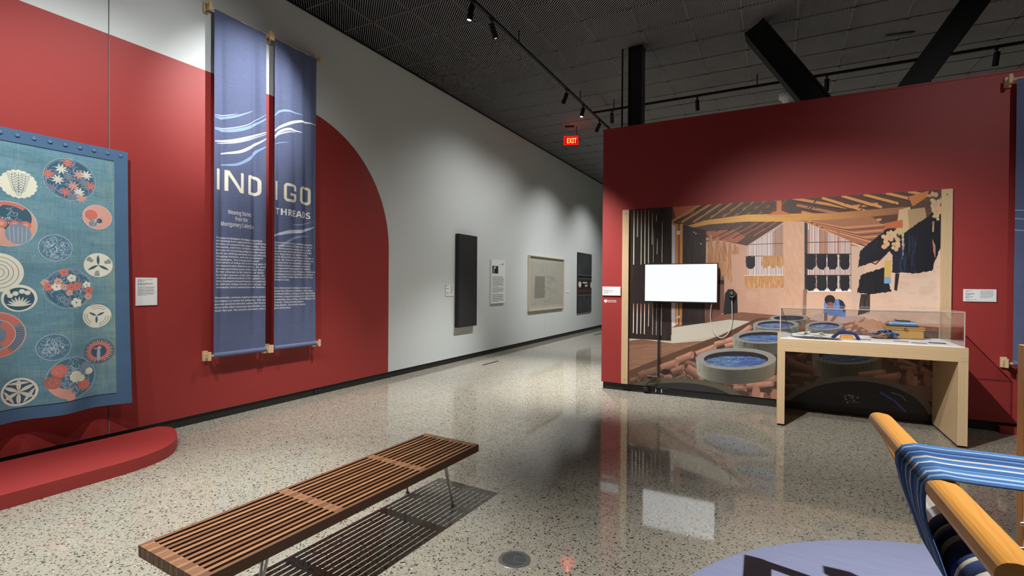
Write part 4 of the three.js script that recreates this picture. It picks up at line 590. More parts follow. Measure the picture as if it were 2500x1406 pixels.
    ragged([[2100, 612], [2166, 558], [2182, 558], [2196, 640], [2172, 614], [2150, 632], [2096, 652]], rgb(30, 29, 36)); ragged([[2100, 672], [2160, 652], [2176, 712], [2120, 718], [2094, 714]], rgb(30, 28, 32)); ragged([[2180, 582], [2202, 572], [2204, 660], [2194, 668], [2178, 664]], rgb(34, 36, 52)); ragged([[2208, 568], [2284, 516], [2298, 520], [2298, 600], [2282, 640], [2276, 660], [2230, 668], [2196, 664], [2206, 620]], rgb(28, 28, 36)); grain([[2200, 568], [2240, 545], [2236, 664], [2196, 664]], 60, [[56, 76, 120], [78, 104, 150], [20, 20, 28]], 20, 70, 1.65, 0.3, 0.6, 1); poly([[2276, 540], [2281, 540], [2280, 566], [2276, 566]], rgb(214, 160, 110)); poly([[2276, 582], [2284, 600], [2284, 632], [2278, 612]], rgb(190, 130, 110));
    for (const q of [[[2100, 612], [2166, 558], [2182, 558], [2196, 640], [2172, 614], [2150, 632], [2096, 652]], [[2100, 672], [2160, 652], [2176, 712], [2120, 718], [2094, 714]], [[2208, 568], [2284, 516], [2298, 520], [2298, 600], [2282, 640], [2276, 660], [2230, 668], [2206, 660]]]) grain(q, 90, [[52, 52, 64], [18, 17, 22], [40, 46, 70]], 14, 46, 1.62, 0.2, 0.5, 1);
    for (let i = 0; i < 30; i++) poly(ellPts(2150 + rr(0, 38) + 6, 592 - rr(0, 4) + rr(-20, 22) - 4, rr(4, 8), rr(4, 7), 0, 6.28, 10), rgb(rr(200, 226), rr(164, 188), rr(116, 142))); for (let i = 0; i < 40; i++) poly(ellPts(rr(2276, 2298), rr(472, 536), rr(3, 7), rr(3, 7), 0, 6.28, 10), rgb(rr(190, 224), rr(160, 186), rr(126, 150)));
    poly([[2160, 636], [2177, 636], [2174, 692], [2158, 692]], rgb(206, 172, 96)); poly([[2160, 676], [2174, 676], [2176, 692], [2158, 692]], rgb(126, 160, 196)); poly([[2186, 668], [2196, 668], [2190, 710], [2183, 708]], rgb(46, 38, 38)); poly([[2102, 718], [2124, 718], [2124, 760], [2094, 770]], rgb(54, 44, 42)); grain([[2100, 718], [2126, 718], [2124, 765], [2094, 770]], 20, [[120, 110, 104], [30, 26, 28]], 12, 40, 1.7, 0.3, 0.6, 1.4);
    poly([[1770, 716], [1778, 706], [1790, 706], [1800, 718], [1801, 764], [1766, 768]], rgb(38, 38, 38));
    // workman bending over a vat
    poly([[1990, 768], [2030, 756], [2060, 770], [2110, 772], [2130, 786], [2040, 790], [1975, 780]], rgb(190, 160, 148)); poly([[2010, 764], [2030, 752], [2040, 776], [2014, 780]], rgb(196, 168, 156)); poly([[2012, 738], [2030, 732], [2048, 730], [2058, 736], [2066, 752], [2064, 774], [2024, 770], [2010, 764]], rgb(92, 124, 186)); grain([[2012, 738], [2058, 732], [2064, 774], [2012, 766]], 30, [[136, 164, 214], [54, 78, 140]], 4, 14, 1.2, 0.3, 0.6, 1.4); poly([[2048, 730], [2058, 735], [2067, 752], [2060, 764], [2050, 745]], rgb(34, 40, 66)); poly(ellPts(2026, 732, 13, 12, 0, 6.28, 20), rgb(36, 28, 28)); poly(ellPts(2027, 743, 8, 6, 0, 6.28, 14), rgb(128, 84, 66)); poly([[2012, 764], [2020, 762], [2020, 782], [2012, 784]], rgb(126, 90, 74)); poly([[2036, 770], [2048, 768], [2034, 786], [2026, 784]], rgb(140, 100, 82)); poly([[1946, 774], [1972, 772], [1974, 784], [1950, 782]], rgb(150, 92, 72));
    // ledge timber and clay tubes
    const tubeTile = (x0, y0, x1, y1, w, k = 1) => { const dx = x1 - x0, dy = y1 - y0, l = Math.hypot(dx, dy), nx = -dy / l * w, ny = dx / l * w; poly([[x0 - nx, y0 - ny], [x1 - nx, y1 - ny], [x1 + nx, y1 + ny], [x0 + nx, y0 + ny]], shade(x0 - nx, y0 - ny, x0 + nx, y0 + ny, nx * 0 + ny > 0 ? [[0, rgb(196 * k, 146 * k, 124 * k)], [0.35, rgb(172 * k, 122 * k, 102 * k)], [1, rgb(84 * k, 56 * k, 48 * k)]] : [[0, rgb(84 * k, 56 * k, 48 * k)], [0.65, rgb(172 * k, 122 * k, 102 * k)], [1, rgb(196 * k, 146 * k, 124 * k)]])); poly(ellPts(x1, y1, w * 0.55, w, 0, 6.28, 18), rgb(168 * k, 120 * k, 100 * k)); grain([[x0 - nx, y0 - ny], [x1 - nx, y1 - ny], [x1 + nx, y1 + ny], [x0 + nx, y0 + ny]], 16, [[206, 158, 134], [110, 72, 60]], 3, 14, Math.atan2(dy, dx), 0.1, 0.3, 2); };
    poly([[1536, 905], [1640, 862], [1760, 818], [1850, 776], [1880, 776], [1862, 786], [1780, 824], [1660, 872], [1536, 928]], rgb(98, 70, 52)); grain([[1536, 905], [1640, 862], [1880, 776], [1660, 872], [1536, 928]], 70, [[134, 98, 70], [66, 46, 36]], 14, 40, -0.42, 0.2, 0.45, 1.5);
    poly([[1536, 925], [1660, 874], [1790, 822], [1880, 782], [1900, 800], [1900, 985], [1536, 945]], rgb(72, 54, 48));
    clipIn([[1536, 932], [1660, 880], [1800, 828], [1880, 790], [1900, 800], [1900, 1000], [1536, 1000]], () => { for (let i = 0; i < 90; i++) { const x = rr(1540, 1890), y = rr(890 - (x - 1540) * 0.22, 985), l = rr(14, 34), t = rr(-0.6, 0.5); tubeTile(x, y, x + l * Math.cos(t), y + l * Math.sin(t), rr(4, 8), rr(0.5, 0.86)); } });
    for (const [x0, y0, x1, y1, w, k] of [[1795, 824, 1832, 798, 6, 1.1], [1745, 842, 1795, 826, 7, 1.12], [1700, 866, 1745, 848, 8, 1.06], [1652, 882, 1690, 866, 9, 1], [1608, 902, 1652, 886, 10, 0.92], [1560, 918, 1606, 904, 10, 0.72], [1640, 908, 1668, 896, 7, 0.84], [1536, 934, 1560, 926, 9, 0.6], [1770, 846, 1800, 838, 6, 1.15], [1616, 912, 1624, 914, 9, 0.8]]) tubeTile(x0, y0, x1, y1, w, k);
    poly(ellPts(1625, 908, 11, 7, 0, 6.28, 20), rgb(40, 32, 32)); tubeTile(1676, 898, 1712, 922, 11, 0.9); tubeTile(1742, 918, 1796, 934, 11, 0.95); tubeTile(1806, 928, 1896, 924, 8, 0.86); tubeTile(1822, 944, 1886, 936, 7, 0.95); tubeTile(1790, 950, 1818, 948, 6, 0.84);
    // big foreground vat rim
    poly(ellPts(1650, 985, 168, 62, 3.14, 6.28), rgb(84, 82, 66)); poly(ellPts(1650, 990, 150, 56, 3.14, 6.28), rgb(44, 42, 44));
    tubeTile(1846, 990, 1846, 958, 18, 0.98); tubeTile(1892, 1000, 1892, 968, 18, 0.96);
    const vat = (cx, cy, rx, ry, depth, kind) => {
      poly([...ellPts(cx, cy, rx, ry, 3.1416, 0, 2), ...ellPts(cx, cy + depth, rx * 0.97, ry * 1.1, 0, 3.1416, 30)], shade(cx - rx, cy, cx + rx, cy, [[0, rgb(168, 168, 158)], [0.16, rgb(112, 110, 98)], [0.42, rgb(72, 70, 66)], [0.8, rgb(98, 94, 78)], [1, rgb(126, 118, 96)]]));
      grain([[cx - rx, cy], [cx + rx, cy], [cx + rx, cy + depth], [cx - rx, cy + depth]], 40, [[120, 116, 104], [40, 38, 38]], 6, depth * 0.8, 1.57, 0.1, 0.3, 3);
      poly(ellPts(cx, cy, rx, ry), rgb(154, 152, 148)); grain(ellPts(cx, cy, rx, ry), 60, [[170, 168, 164], [104, 102, 100]], 4, 20, 0, 0.2, 0.4, 1.5);
      const irx = rx * 0.8, iry = ry * 0.72, I = ellPts(cx, cy + ry * 0.03, irx, iry); poly(I, rgb(46, 40, 46));
      const liq = ellPts(cx, cy + ry * 0.25, irx * 0.96, iry * 0.72);
      clipIn(I, () => { poly(liq, kind === 'dark' ? rgb(34, 38, 60) : rgb(66, 92, 152)); });
      clipIn(I, () => { for (let i = 0; i < (kind === 'dark' ? 60 : 260); i++) { const a = rr(0, 6.28), q = Math.sqrt(rnd()), x = cx + irx * 0.92 * q * Math.cos(a), y = cy + ry * 0.25 + iry * 0.66 * q * Math.sin(a), u = (x - cx) / irx; const cl = kind === 'dark' ? [[60, 74, 120], [24, 26, 40]] : u < 0.1 ? [[148, 184, 188], [112, 156, 196], [52, 62, 104], [186, 206, 196], [150, 190, 200]] : [[116, 146, 212], [84, 110, 184], [140, 182, 224], [48, 58, 108], [176, 200, 230]]; g.globalAlpha = rr(0.3, 0.75); const L = rr(rx * 0.02, rx * 0.14), B = rr(-0.06, 0.06) * ry, C = rgb(...cl[Math.floor(rnd() * cl.length)]); line([[x - L, y + B], [x - L * 0.3, y - B], [x + L * 0.4, y + B * 0.6], [x + L, y - B]], C, rr(0.3, ry * 0.045)); } g.globalAlpha = 1; });
    };
    poly([[1900, 800], [2310, 810], [2310, 1040], [1900, 1040]], rgb(96, 70, 60));
    for (let i = 0; i < 46; i++) { const x = rr(2060, 2180), y = rr(786, 816); tubeTile(x, y, x + rr(8, 22), y - rr(2, 10), rr(2, 4), rr(0.95, 1.2)); }
    poly([[2090, 790], [2130, 778], [2180, 800], [2200, 830], [2140, 820]], rgb(196, 150, 120));
    clipIn([[1900, 840], [2300, 850], [2300, 1030], [1900, 1030]], () => { for (let i = 0; i < 80; i++) { const x = rr(1905, 2295), y = rr(850, 960), l = rr(16, 40), t = rr(-0.5, 0.6); tubeTile(x, y, x + l * Math.cos(t), y + l * Math.sin(t), rr(5, 9), rr(0.55, 0.9)); } });
    vat(1926, 776, 46, 8, 12, 'dark'); vat(1894, 792, 56, 12, 16, 'blue'); vat(2012, 795, 46, 11, 18, 'blue'); vat(1868, 822, 80, 17, 26, 'blue'); vat(1797, 876, 98, 27, 32, 'blue');
    // lower part, behind the display case
    vat(2068, 866, 86, 24, 38, 'blue');
    for (const [x0, y0, x1, y1, w, k] of [[1904, 868, 1936, 880, 8, 0.9], [1920, 884, 1990, 908, 11, 0.92], [1930, 916, 1980, 918, 6, 0.8], [2190, 880, 2232, 898, 9, 1], [2180, 858, 2200, 866, 6, 1], [2096, 916, 2160, 908, 7, 0.98], [2134, 926, 2196, 916, 8, 1], [2196, 898, 2236, 904, 7, 0.9], [2245, 905, 2290, 930, 12, 0.95]]) tubeTile(x0, y0, x1, y1, w, k);
    tubeTile(2222, 948, 2222, 918, 18, 1); tubeTile(2264, 952, 2264, 922, 16, 1); poly([[2172, 938], [2290, 944], [2290, 980], [2250, 978]], rgb(140, 112, 100));
    poly(ellPts(2085, 1030, 200, 112, 3.14, 6.28), rgb(120, 112, 106)); poly(ellPts(2085, 1034, 186, 104, 3.14, 6.28), rgb(46, 44, 50)); grain(ellPts(2085, 1034, 180, 98, 3.14, 6.28), 160, [[62, 68, 96], [36, 38, 50], [84, 92, 130]], 3, 16, 0.1, 0.15, 0.4, 2); line([[2176, 958], [2200, 966], [2212, 978]], rgb(190, 196, 210), 1.2); line([[2150, 958], [2186, 980], [2210, 1004]], rgb(70, 96, 190), 5); for (let i = 0; i < 22; i++) { const a = rr(0, 6.28); line(ellPts(rr(2056, 2098), rr(964, 984), 2.4, 1.8, a, a + 3, 5), rgb(214, 216, 226), 0.8); }
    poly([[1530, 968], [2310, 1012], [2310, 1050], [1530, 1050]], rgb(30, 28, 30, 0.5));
    for (let i = 0; i < 9000; i++) { g.fillStyle = rnd() < 0.5 ? rgb(0, 0, 0, 0.05) : rgb(255, 240, 220, 0.05); g.fillRect(rnd() * W, rnd() * H, rr(2, 6), rr(2, 6)); }
  });
  const o = thing('photo_mural', 'huge printed photo of an indigo dye workshop covering the partition', 'mural', [0, 0, RW]);
  part('print', box(MX1 - MX0 + 0.02, MY1 - MY0, 0.004, (MX0 + MX1) / 2, (MY0 + MY1) / 2, 0.003), M.paper, o);
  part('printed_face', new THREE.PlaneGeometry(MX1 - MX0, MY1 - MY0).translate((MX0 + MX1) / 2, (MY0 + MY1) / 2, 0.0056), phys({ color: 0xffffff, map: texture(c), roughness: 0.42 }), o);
  for (const [a, b] of [[-1.898, MX0], [MX1, 1.636]]) {
    const s = part('wood_batten', metric(rbox(b - a, MY1 - MY0, 0.022, 0.002), 'y'), M.maple, o, [(a + b) / 2, (MY0 + MY1) / 2, 0.0125]);
    for (const y of [1, -1]) part('screw', new THREE.CylinderGeometry(0.006, 0.006, 0.002, 12).rotateX(Math.PI / 2), M.black, s, [0, y * ((MY1 - MY0) / 2 - 0.06), 0.0115]);
  }
}

// ------------------------------------------------------------------ wall screen, its cable and the audio handset
{
  const o = thing('wall_screen', 'black framed flat screen showing a blank white picture in front of the mural', 'screen', [-1.107, 1.508, RW]), w = 0.925, h = 0.512, Z = 0.105;
  part('cabinet', rbox(w, h, 0.03, 0.005, 0, 0, Z), M.black, o);
  part('rear_cover', rbox(w * 0.7, h * 0.6, 0.03, 0.01, 0, -0.03, Z - 0.028), M.black, o);
  part('wall_mount', box(0.3, 0.22, Z - 0.045, 0, 0, (Z - 0.045) / 2 + 0.006), M.blackMetal, o);
  part('display', new THREE.PlaneGeometry(w - 0.028, h - 0.028).translate(0, 0.002, Z + 0.0155), std(0x000000, 0.25, { emissive: new THREE.Color(0.97, 0.985, 1), emissiveIntensity: 1.0 }), o, null, 'blank glowing white display');
  const l = new THREE.RectAreaLight(new THREE.Color(0.93, 0.96, 1), 1.1, w - 0.03, h - 0.03); l.name = 'screen_light'; l.position.set(0, 0, Z + 0.03); l.rotation.y = Math.PI; o.add(l);
  const c = thing('cable_cover', 'thin black cable channel running down the mural below the screen', 'cable', [-1.392, 0, RW]);
  part('channel', rbox(0.022, 1.01, 0.02, 0.003, 0, 0.742, 0.0165), M.black, c);
  part('elbow', rbox(0.15, 0.014, 0.03, 0.003, -0.075, 0.242, 0.0205), M.steel, c);
  part('lead', tube([[-0.01, 0.24, 0.02], [-0.08, 0.2, 0.04], [-0.14, 0.14, 0.05], [-0.16, 0.094, 0.035]], 0.007), M.black, c);
  const pl = thing('power_plug', 'black plug at the foot of the mural', 'plug', [-1.555, 0.055, RW]); part('plug_body', rbox(0.075, 0.06, 0.05, 0.012, 0, 0, -0.02 + 0.027), M.black, pl); part('cord', tube([[0.03, 0.01, 0.02], [0.12, 0.035, 0.012], [0.3, 0.028, 0.006]], 0.004), M.black, pl);
  const s = thing('wall_outlet', 'dark outlet plate with white ends in the recessed base', 'outlet', [-1.39, 0.05, RW - 0.02]); part('plate', rbox(0.062, 0.045, 0.012, 0.003, 0, 0, 0.006), M.black, s); for (const q of [-1, 1]) part('end_cap', rbox(0.013, 0.05, 0.014, 0.003, q * 0.038, 0, 0.007), M.plasticWhite, s); for (const q of [-1, 1]) part('socket', box(0.006, 0.012, 0.002, q * 0.012, 0, 0.0125), std(srgb(4, 4, 4), 0.6), s);
  const a = thing('audio_handset', 'small black audio earpiece on a white cord beside the screen', 'handset', [-0.49, 1.362, RW + 0.004]);
  part('hook', box(0.03, 0.05, 0.03, 0, 0.02, 0.02), M.black, a);
  part('earpiece', new THREE.SphereGeometry(0.042, 24, 16).scale(1, 1, 0.62).translate(0, 0, 0.045), std(srgb(30, 31, 33), 0.3), a);
  part('ring', new THREE.TorusGeometry(0.03, 0.006, 8, 24).translate(0, 0.006, 0.066), M.steel, a);
  part('grip', rbox(0.028, 0.05, 0.026, 0.008, 0, -0.045, 0.045), std(srgb(30, 31, 33), 0.3), a);
  part('cord', tube([[0, -0.07, 0.045], [0.005, -0.2, 0.045], [0.0, -0.36, 0.04], [-0.05, -0.5, 0.04], [-0.13, -0.545, 0.04], [-0.2, -0.48, 0.04], [-0.245, -0.32, 0.045], [-0.245, -0.2, 0.06], [-0.23, -0.11, 0.08]], 0.0045, 70), std(srgb(226, 222, 214), 0.5), a, null, 'white hanging cord');
}

// ------------------------------------------------------------------ display case and what lies in it
const DX0 = 0.018, DX1 = 1.56, DZ1 = -5.95, DZ0 = -6.795, DY = 0.93;
{
  const o = thing('display_case', 'pale maple display table with a clear acrylic cover against the mural', 'display case', [0, 0, 0]), W = DX1 - DX0, D = DZ1 - DZ0, X = (DX0 + DX1) / 2, Z = (DZ0 + DZ1) / 2;
  part('apron', metric(rbox(W, 0.134, D, 0.003, X, DY - 0.067 - 0.006, Z), 'x', 0.8), M.maple, o);
  for (const [x, k] of [[DX0 + 0.0365, 0.2], [DX1 - 0.0365, 0.7]]) { const leg = part('side_panel', metric(rbox(0.073, DY - 0.14 - 0.02, D, 0.003, x, (DY - 0.14 + 0.02) / 2, Z), 'y', 0.8, k), M.maple, o); part('levelling_base', box(0.06, 0.02, D - 0.03, x, 0.01, Z - 0.01), M.black, leg); }
  part('deck', box(W - 0.05, 0.006, D - 0.04, X, DY - 0.003, Z), std(srgb(248, 249, 249), 0.6), o, null, 'white deck inside the cover');
  const ac = phys({ color: 0xffffff, transmission: 1, roughness: 0.0, thickness: 0, ior: 1.49 }), edge = phys({ color: srgb(236, 226, 218), roughness: 0.25, transmission: 0.45, thickness: 0 });
  const a0 = 0.044, a1 = 1.534, b1 = -5.975, b0 = -6.77, top = 1.25, t = 0.006, hh = top - DY;
  part('cover_pane', box(a1 - a0, t, b1 - b0, (a0 + a1) / 2, top, (b0 + b1) / 2), ac, o);
  for (const z of [b0, b1]) part('cover_pane', box(a1 - a0, hh - t, t, (a0 + a1) / 2, DY + hh / 2, z), ac, o);
  for (const x of [a0, a1]) part('cover_pane', box(t, hh - t, b1 - b0 - 2 * t, x, DY + hh / 2, (b0 + b1) / 2), ac, o);
  for (const z of [b0, b1]) part('cover_edge', box(a1 - a0 + 0.007, 0.0075, 0.0075, (a0 + a1) / 2, top, z), edge, o);
  for (const x of [a0, a1]) { part('cover_edge', box(0.0075, 0.0075, b1 - b0, x, top, (b0 + b1) / 2), edge, o); for (const z of [b0, b1]) part('cover_edge', box(0.0075, hh, 0.0075, x, DY + hh / 2, z), edge, o); }
}
const on = (px, py, y = DY) => onY(px, py, y);
function sheet(w, d, f, n = 22) {                              // a curled sheet of cloth or leaf with thickness
  const g = new THREE.BoxGeometry(w, 0.0035, d, n, 1, Math.max(6, Math.round(n * d / w))), p = g.attributes.position;
  for (let i = 0; i < p.count; i++) { const [dy, dx = 0, dz = 0] = f(p.getX(i) / w * 2, p.getZ(i) / d * 2); p.setXYZ(i, p.getX(i) + dx, p.getY(i) + dy, p.getZ(i) + dz); }
  g.computeVertexNormals(); return g;
}
{
  const cloth = (col) => std(col, 0.92);
  const slate = on(1990, 826), sl = thing('cloth_sample', 'flat slate grey cloth samples spread on the deck', 'cloth', [slate.x, DY, slate.z]);
  part('lower_sheet', sheet(0.34, 0.2, (u, v) => [0.004 + 0.003 * Math.sin(u * 5) ** 2, 0.06 * v], 18), cloth(srgb(92, 92, 100)), sl); part('upper_sheet', sheet(0.2, 0.13, (u, v) => [0.012 + 0.006 * Math.sin(u * 4 + v) ** 2, 0.04 * v], 18).translate(0.03, 0, 0.02), cloth(srgb(112, 110, 118)), sl);
  const curl = (px, py, w, d, h, col, label, ph) => { const q = on(px, py), o = thing('cloth_sample', label, 'cloth', [q.x, DY, q.z], ph * 0.3); part('curled_sheet', sheet(w, d, (u, v) => [0.006 + h * (0.5 + 0.5 * Math.sin(u * 4.4 + ph)) * (0.75 + 0.25 * v)], 30), cloth(col), o); part('hem', sheet(w, 0.01, (u) => [0.0085 + h * (0.5 + 0.5 * Math.sin(u * 4.4 + ph)), 0, 0], 30).translate(0, 0, d / 2), cloth(col.clone().multiplyScalar(0.7)), o); };
  curl(1935, 812, 0.14, 0.1, 0.035, srgb(96, 140, 146), 'pale teal curled cloth sample', 0.4); curl(1955, 806, 0.13, 0.1, 0.04, srgb(86, 136, 186), 'sky blue curled cloth sample', 2.2); curl(1978, 804, 0.14, 0.09, 0.03, srgb(70, 92, 150), 'mid blue curled cloth sample', 1.1);
  curl(1962, 816, 0.15, 0.08, 0.03, srgb(206, 208, 196), 'cream curled cloth sample beside the teal one', 3.4); curl(2000, 819, 0.14, 0.08, 0.034, srgb(220, 222, 208), 'cream curled cloth sample with a deep roll', 1.6); curl(2008, 807, 0.13, 0.1, 0.028, srgb(62, 70, 96), 'dusky blue folded cloth sample', 0.2);
  const card1 = on(2033, 822), wc = thing('note_card', 'small white card among the cloth samples', 'card', [card1.x, DY, card1.z], 0.2); part('card', rbox(0.07, 0.003, 0.07, 0.001, 0, 0.0035, 0), M.paper, wc); part('print', box(0.05, 0.0004, 0.006, 0, 0.0053, 0), std(srgb(120, 124, 130), 0.9), wc);
  const b = on(2066, 829), blk = thing('wood_block', 'honey coloured carved wooden printing block', 'block', [b.x + 0.01, DY, b.z - 0.04]); blk.scale.setScalar(0.8);
  part('base_board', metric(rbox(0.15, 0.03, 0.09, 0.003, 0, 0.0155, 0), 'x'), M.pine, blk); part('upper_board', metric(rbox(0.13, 0.022, 0.08, 0.003, -0.005, 0.042, 0), 'x'), M.pine, blk);
  const nv = thing('navy_skein', 'thick navy yarn skein arched over the wooden block', 'yarn', [b.x + 0.01, DY, b.z - 0.04]); nv.scale.setScalar(0.8);
  for (let i = 0; i < 18; i++) { const q = (i % 9) / 8 - 0.5, k = i < 9 ? 0.012 : 0; part('strand', tube([[-0.15 - k, 0.014 + 0.004 * (i % 2), 0.02 + q * 0.07], [-0.12 - k, 0.045, q * 0.075], [-0.065, 0.08 + k + 0.006 * (i % 3), q * 0.08], [0.01, 0.085 + k, q * 0.08], [0.07 + k, 0.072 + k * 0.5, q * 0.078], [0.102 + k, 0.04, 0.01 + q * 0.07], [0.112 + k, 0.014, 0.03 + q * 0.07]], 0.0125, 30, 7), cloth(i % 2 ? srgb(30, 36, 78) : srgb(40, 48, 96)), nv); }
  for (const [px, py, w, d, lab] of [[2108, 829, 0.13, 0.05, 'beside the navy skein'], [2200, 834, 0.12, 0.04, 'before the blue rags'], [2244, 838, 0.12, 0.04, 'before the basket'], [2288, 838, 0.13, 0.1, 'near the corner of the cover']]) { const q = on(px, py), o = thing('label_card', 'flat slate blue label card ' + lab, 'card', [q.x, DY, q.z], -0.1); part('card', rbox(w, 0.004, d, 0.001, 0, 0.0024, 0), cloth(srgb(98, 102, 138)), o); part('print', box(w * 0.7, 0.0004, d * 0.12, 0, 0.0047, 0), cloth(srgb(140, 144, 176)), o); }
  const dsh = on(2146, 827), dish = thing('shallow_dish', 'shallow brown dish in front of the basket', 'dish', [dsh.x, DY, dsh.z - 0.05]);
  part('bowl', new THREE.LatheGeometry([[0, 0.006], [0.04, 0.005], [0.085, 0.022], [0.1, 0.036], [0.097, 0.037], [0.08, 0.026], [0.04, 0.01], [0, 0.01]].map((q) => new THREE.Vector2(...q)), 32), std(srgb(158, 124, 98), 0.7, { side: THREE.DoubleSide }), dish); part('foot_ring', new THREE.TorusGeometry(0.04, 0.005, 6, 24).rotateX(Math.PI / 2).translate(0, 0.005, 0), std(srgb(140, 106, 82), 0.7), dish);
  const ragCols = [srgb(66, 106, 170), srgb(50, 82, 150), srgb(90, 136, 196), srgb(150, 176, 206)];
  const rags = thing('blue_cloth', 'crumpled blue and white cloth spilling from the dish', 'cloth', [dsh.x + 0.03, DY + 0.015, dsh.z - 0.01]);
  for (let i = 0; i < 7; i++) part('fold', sheet(0.22, 0.05, (u, v) => [0.03 + 0.03 * Math.max(0, 1 - Math.abs(u - 0.1)) + 0.012 * Math.sin(u * (5 + i) + i) * (u > -0.7 ? 1 : 0) - (u > 0.6 ? (u - 0.6) * 0.05 : 0) + 0.008 * v, 0, 0.012 * Math.sin(u * 4 + i)], 26).translate(0.012 * (i % 3), 0.002 * i, -0.05 + i * 0.017), cloth(ragCols[i % 4]), rags);
  // lidded basket
  const q = on(2206, 826), bk = thing('woven_basket', 'rectangular woven bamboo basket with a flat lid', 'basket', [1.2, DY, -6.62]);
  const weave = texture(canvas(256, 128, (g, w, h) => { g.fillStyle = rgb(176, 136, 74); g.fillRect(0, 0, w, h); for (let y = 0; y < 8; y++) for (let x = -1; x < 17; x++) { const k = (x + y) % 2; g.fillStyle = k ? rgb(206, 168, 100) : rgb(160, 118, 60); g.beginPath(); g.moveTo(x * 16 + y * 8 % 16, y * 16 + 1); g.lineTo(x * 16 + 14 + y * 8 % 16, y * 16 + 1); g.lineTo(x * 16 + 20 + y * 8 % 16, y * 16 + 14); g.lineTo(x * 16 + 6 + y * 8 % 16, y * 16 + 14); g.fill(); } }), [9, 9]);
  const wv = std(0xffffff, 0.75, { map: weave });
  part('body', metric(rbox(0.32, 0.095, 0.2, 0.018, 0, 0.05, 0), 'x'), wv, bk); part('rim', rbox(0.33, 0.018, 0.21, 0.008, 0, 0.1, 0), std(srgb(190, 148, 84), 0.6), bk);
  part('lid', metric(rbox(0.334, 0.022, 0.214, 0.008, 0, 0.118, 0), 'x'), std(srgb(172, 128, 66), 0.6), bk); part('toggle', tube([[0, 0.12, 0.108], [0.012, 0.105, 0.116], [0, 0.09, 0.112], [-0.012, 0.105, 0.116], [0.004, 0.122, 0.11]], 0.004, 24, 6), std(srgb(120, 76, 40), 0.8), bk);
  const st = thing('folded_cloth', 'stack of folded pale blue and navy cloths on the basket lid', 'cloth', [1.19, DY + 0.13, -6.62]);
  [[0.26, 0.012, 0.16, srgb(54, 60, 82)], [0.22, 0.014, 0.15, srgb(130, 170, 208)], [0.21, 0.012, 0.14, srgb(196, 214, 224)], [0.2, 0.012, 0.13, srgb(110, 156, 200)], [0.12, 0.01, 0.1, srgb(30, 34, 44)]].reduce((y, [w, h, d, col]) => { part('folded_layer', rbox(w, h, d, 0.005, rr(-0.01, 0.01), y + h / 2, rr(-0.01, 0.01)), cloth(col), st); return y + h; }, 0.0005);
}

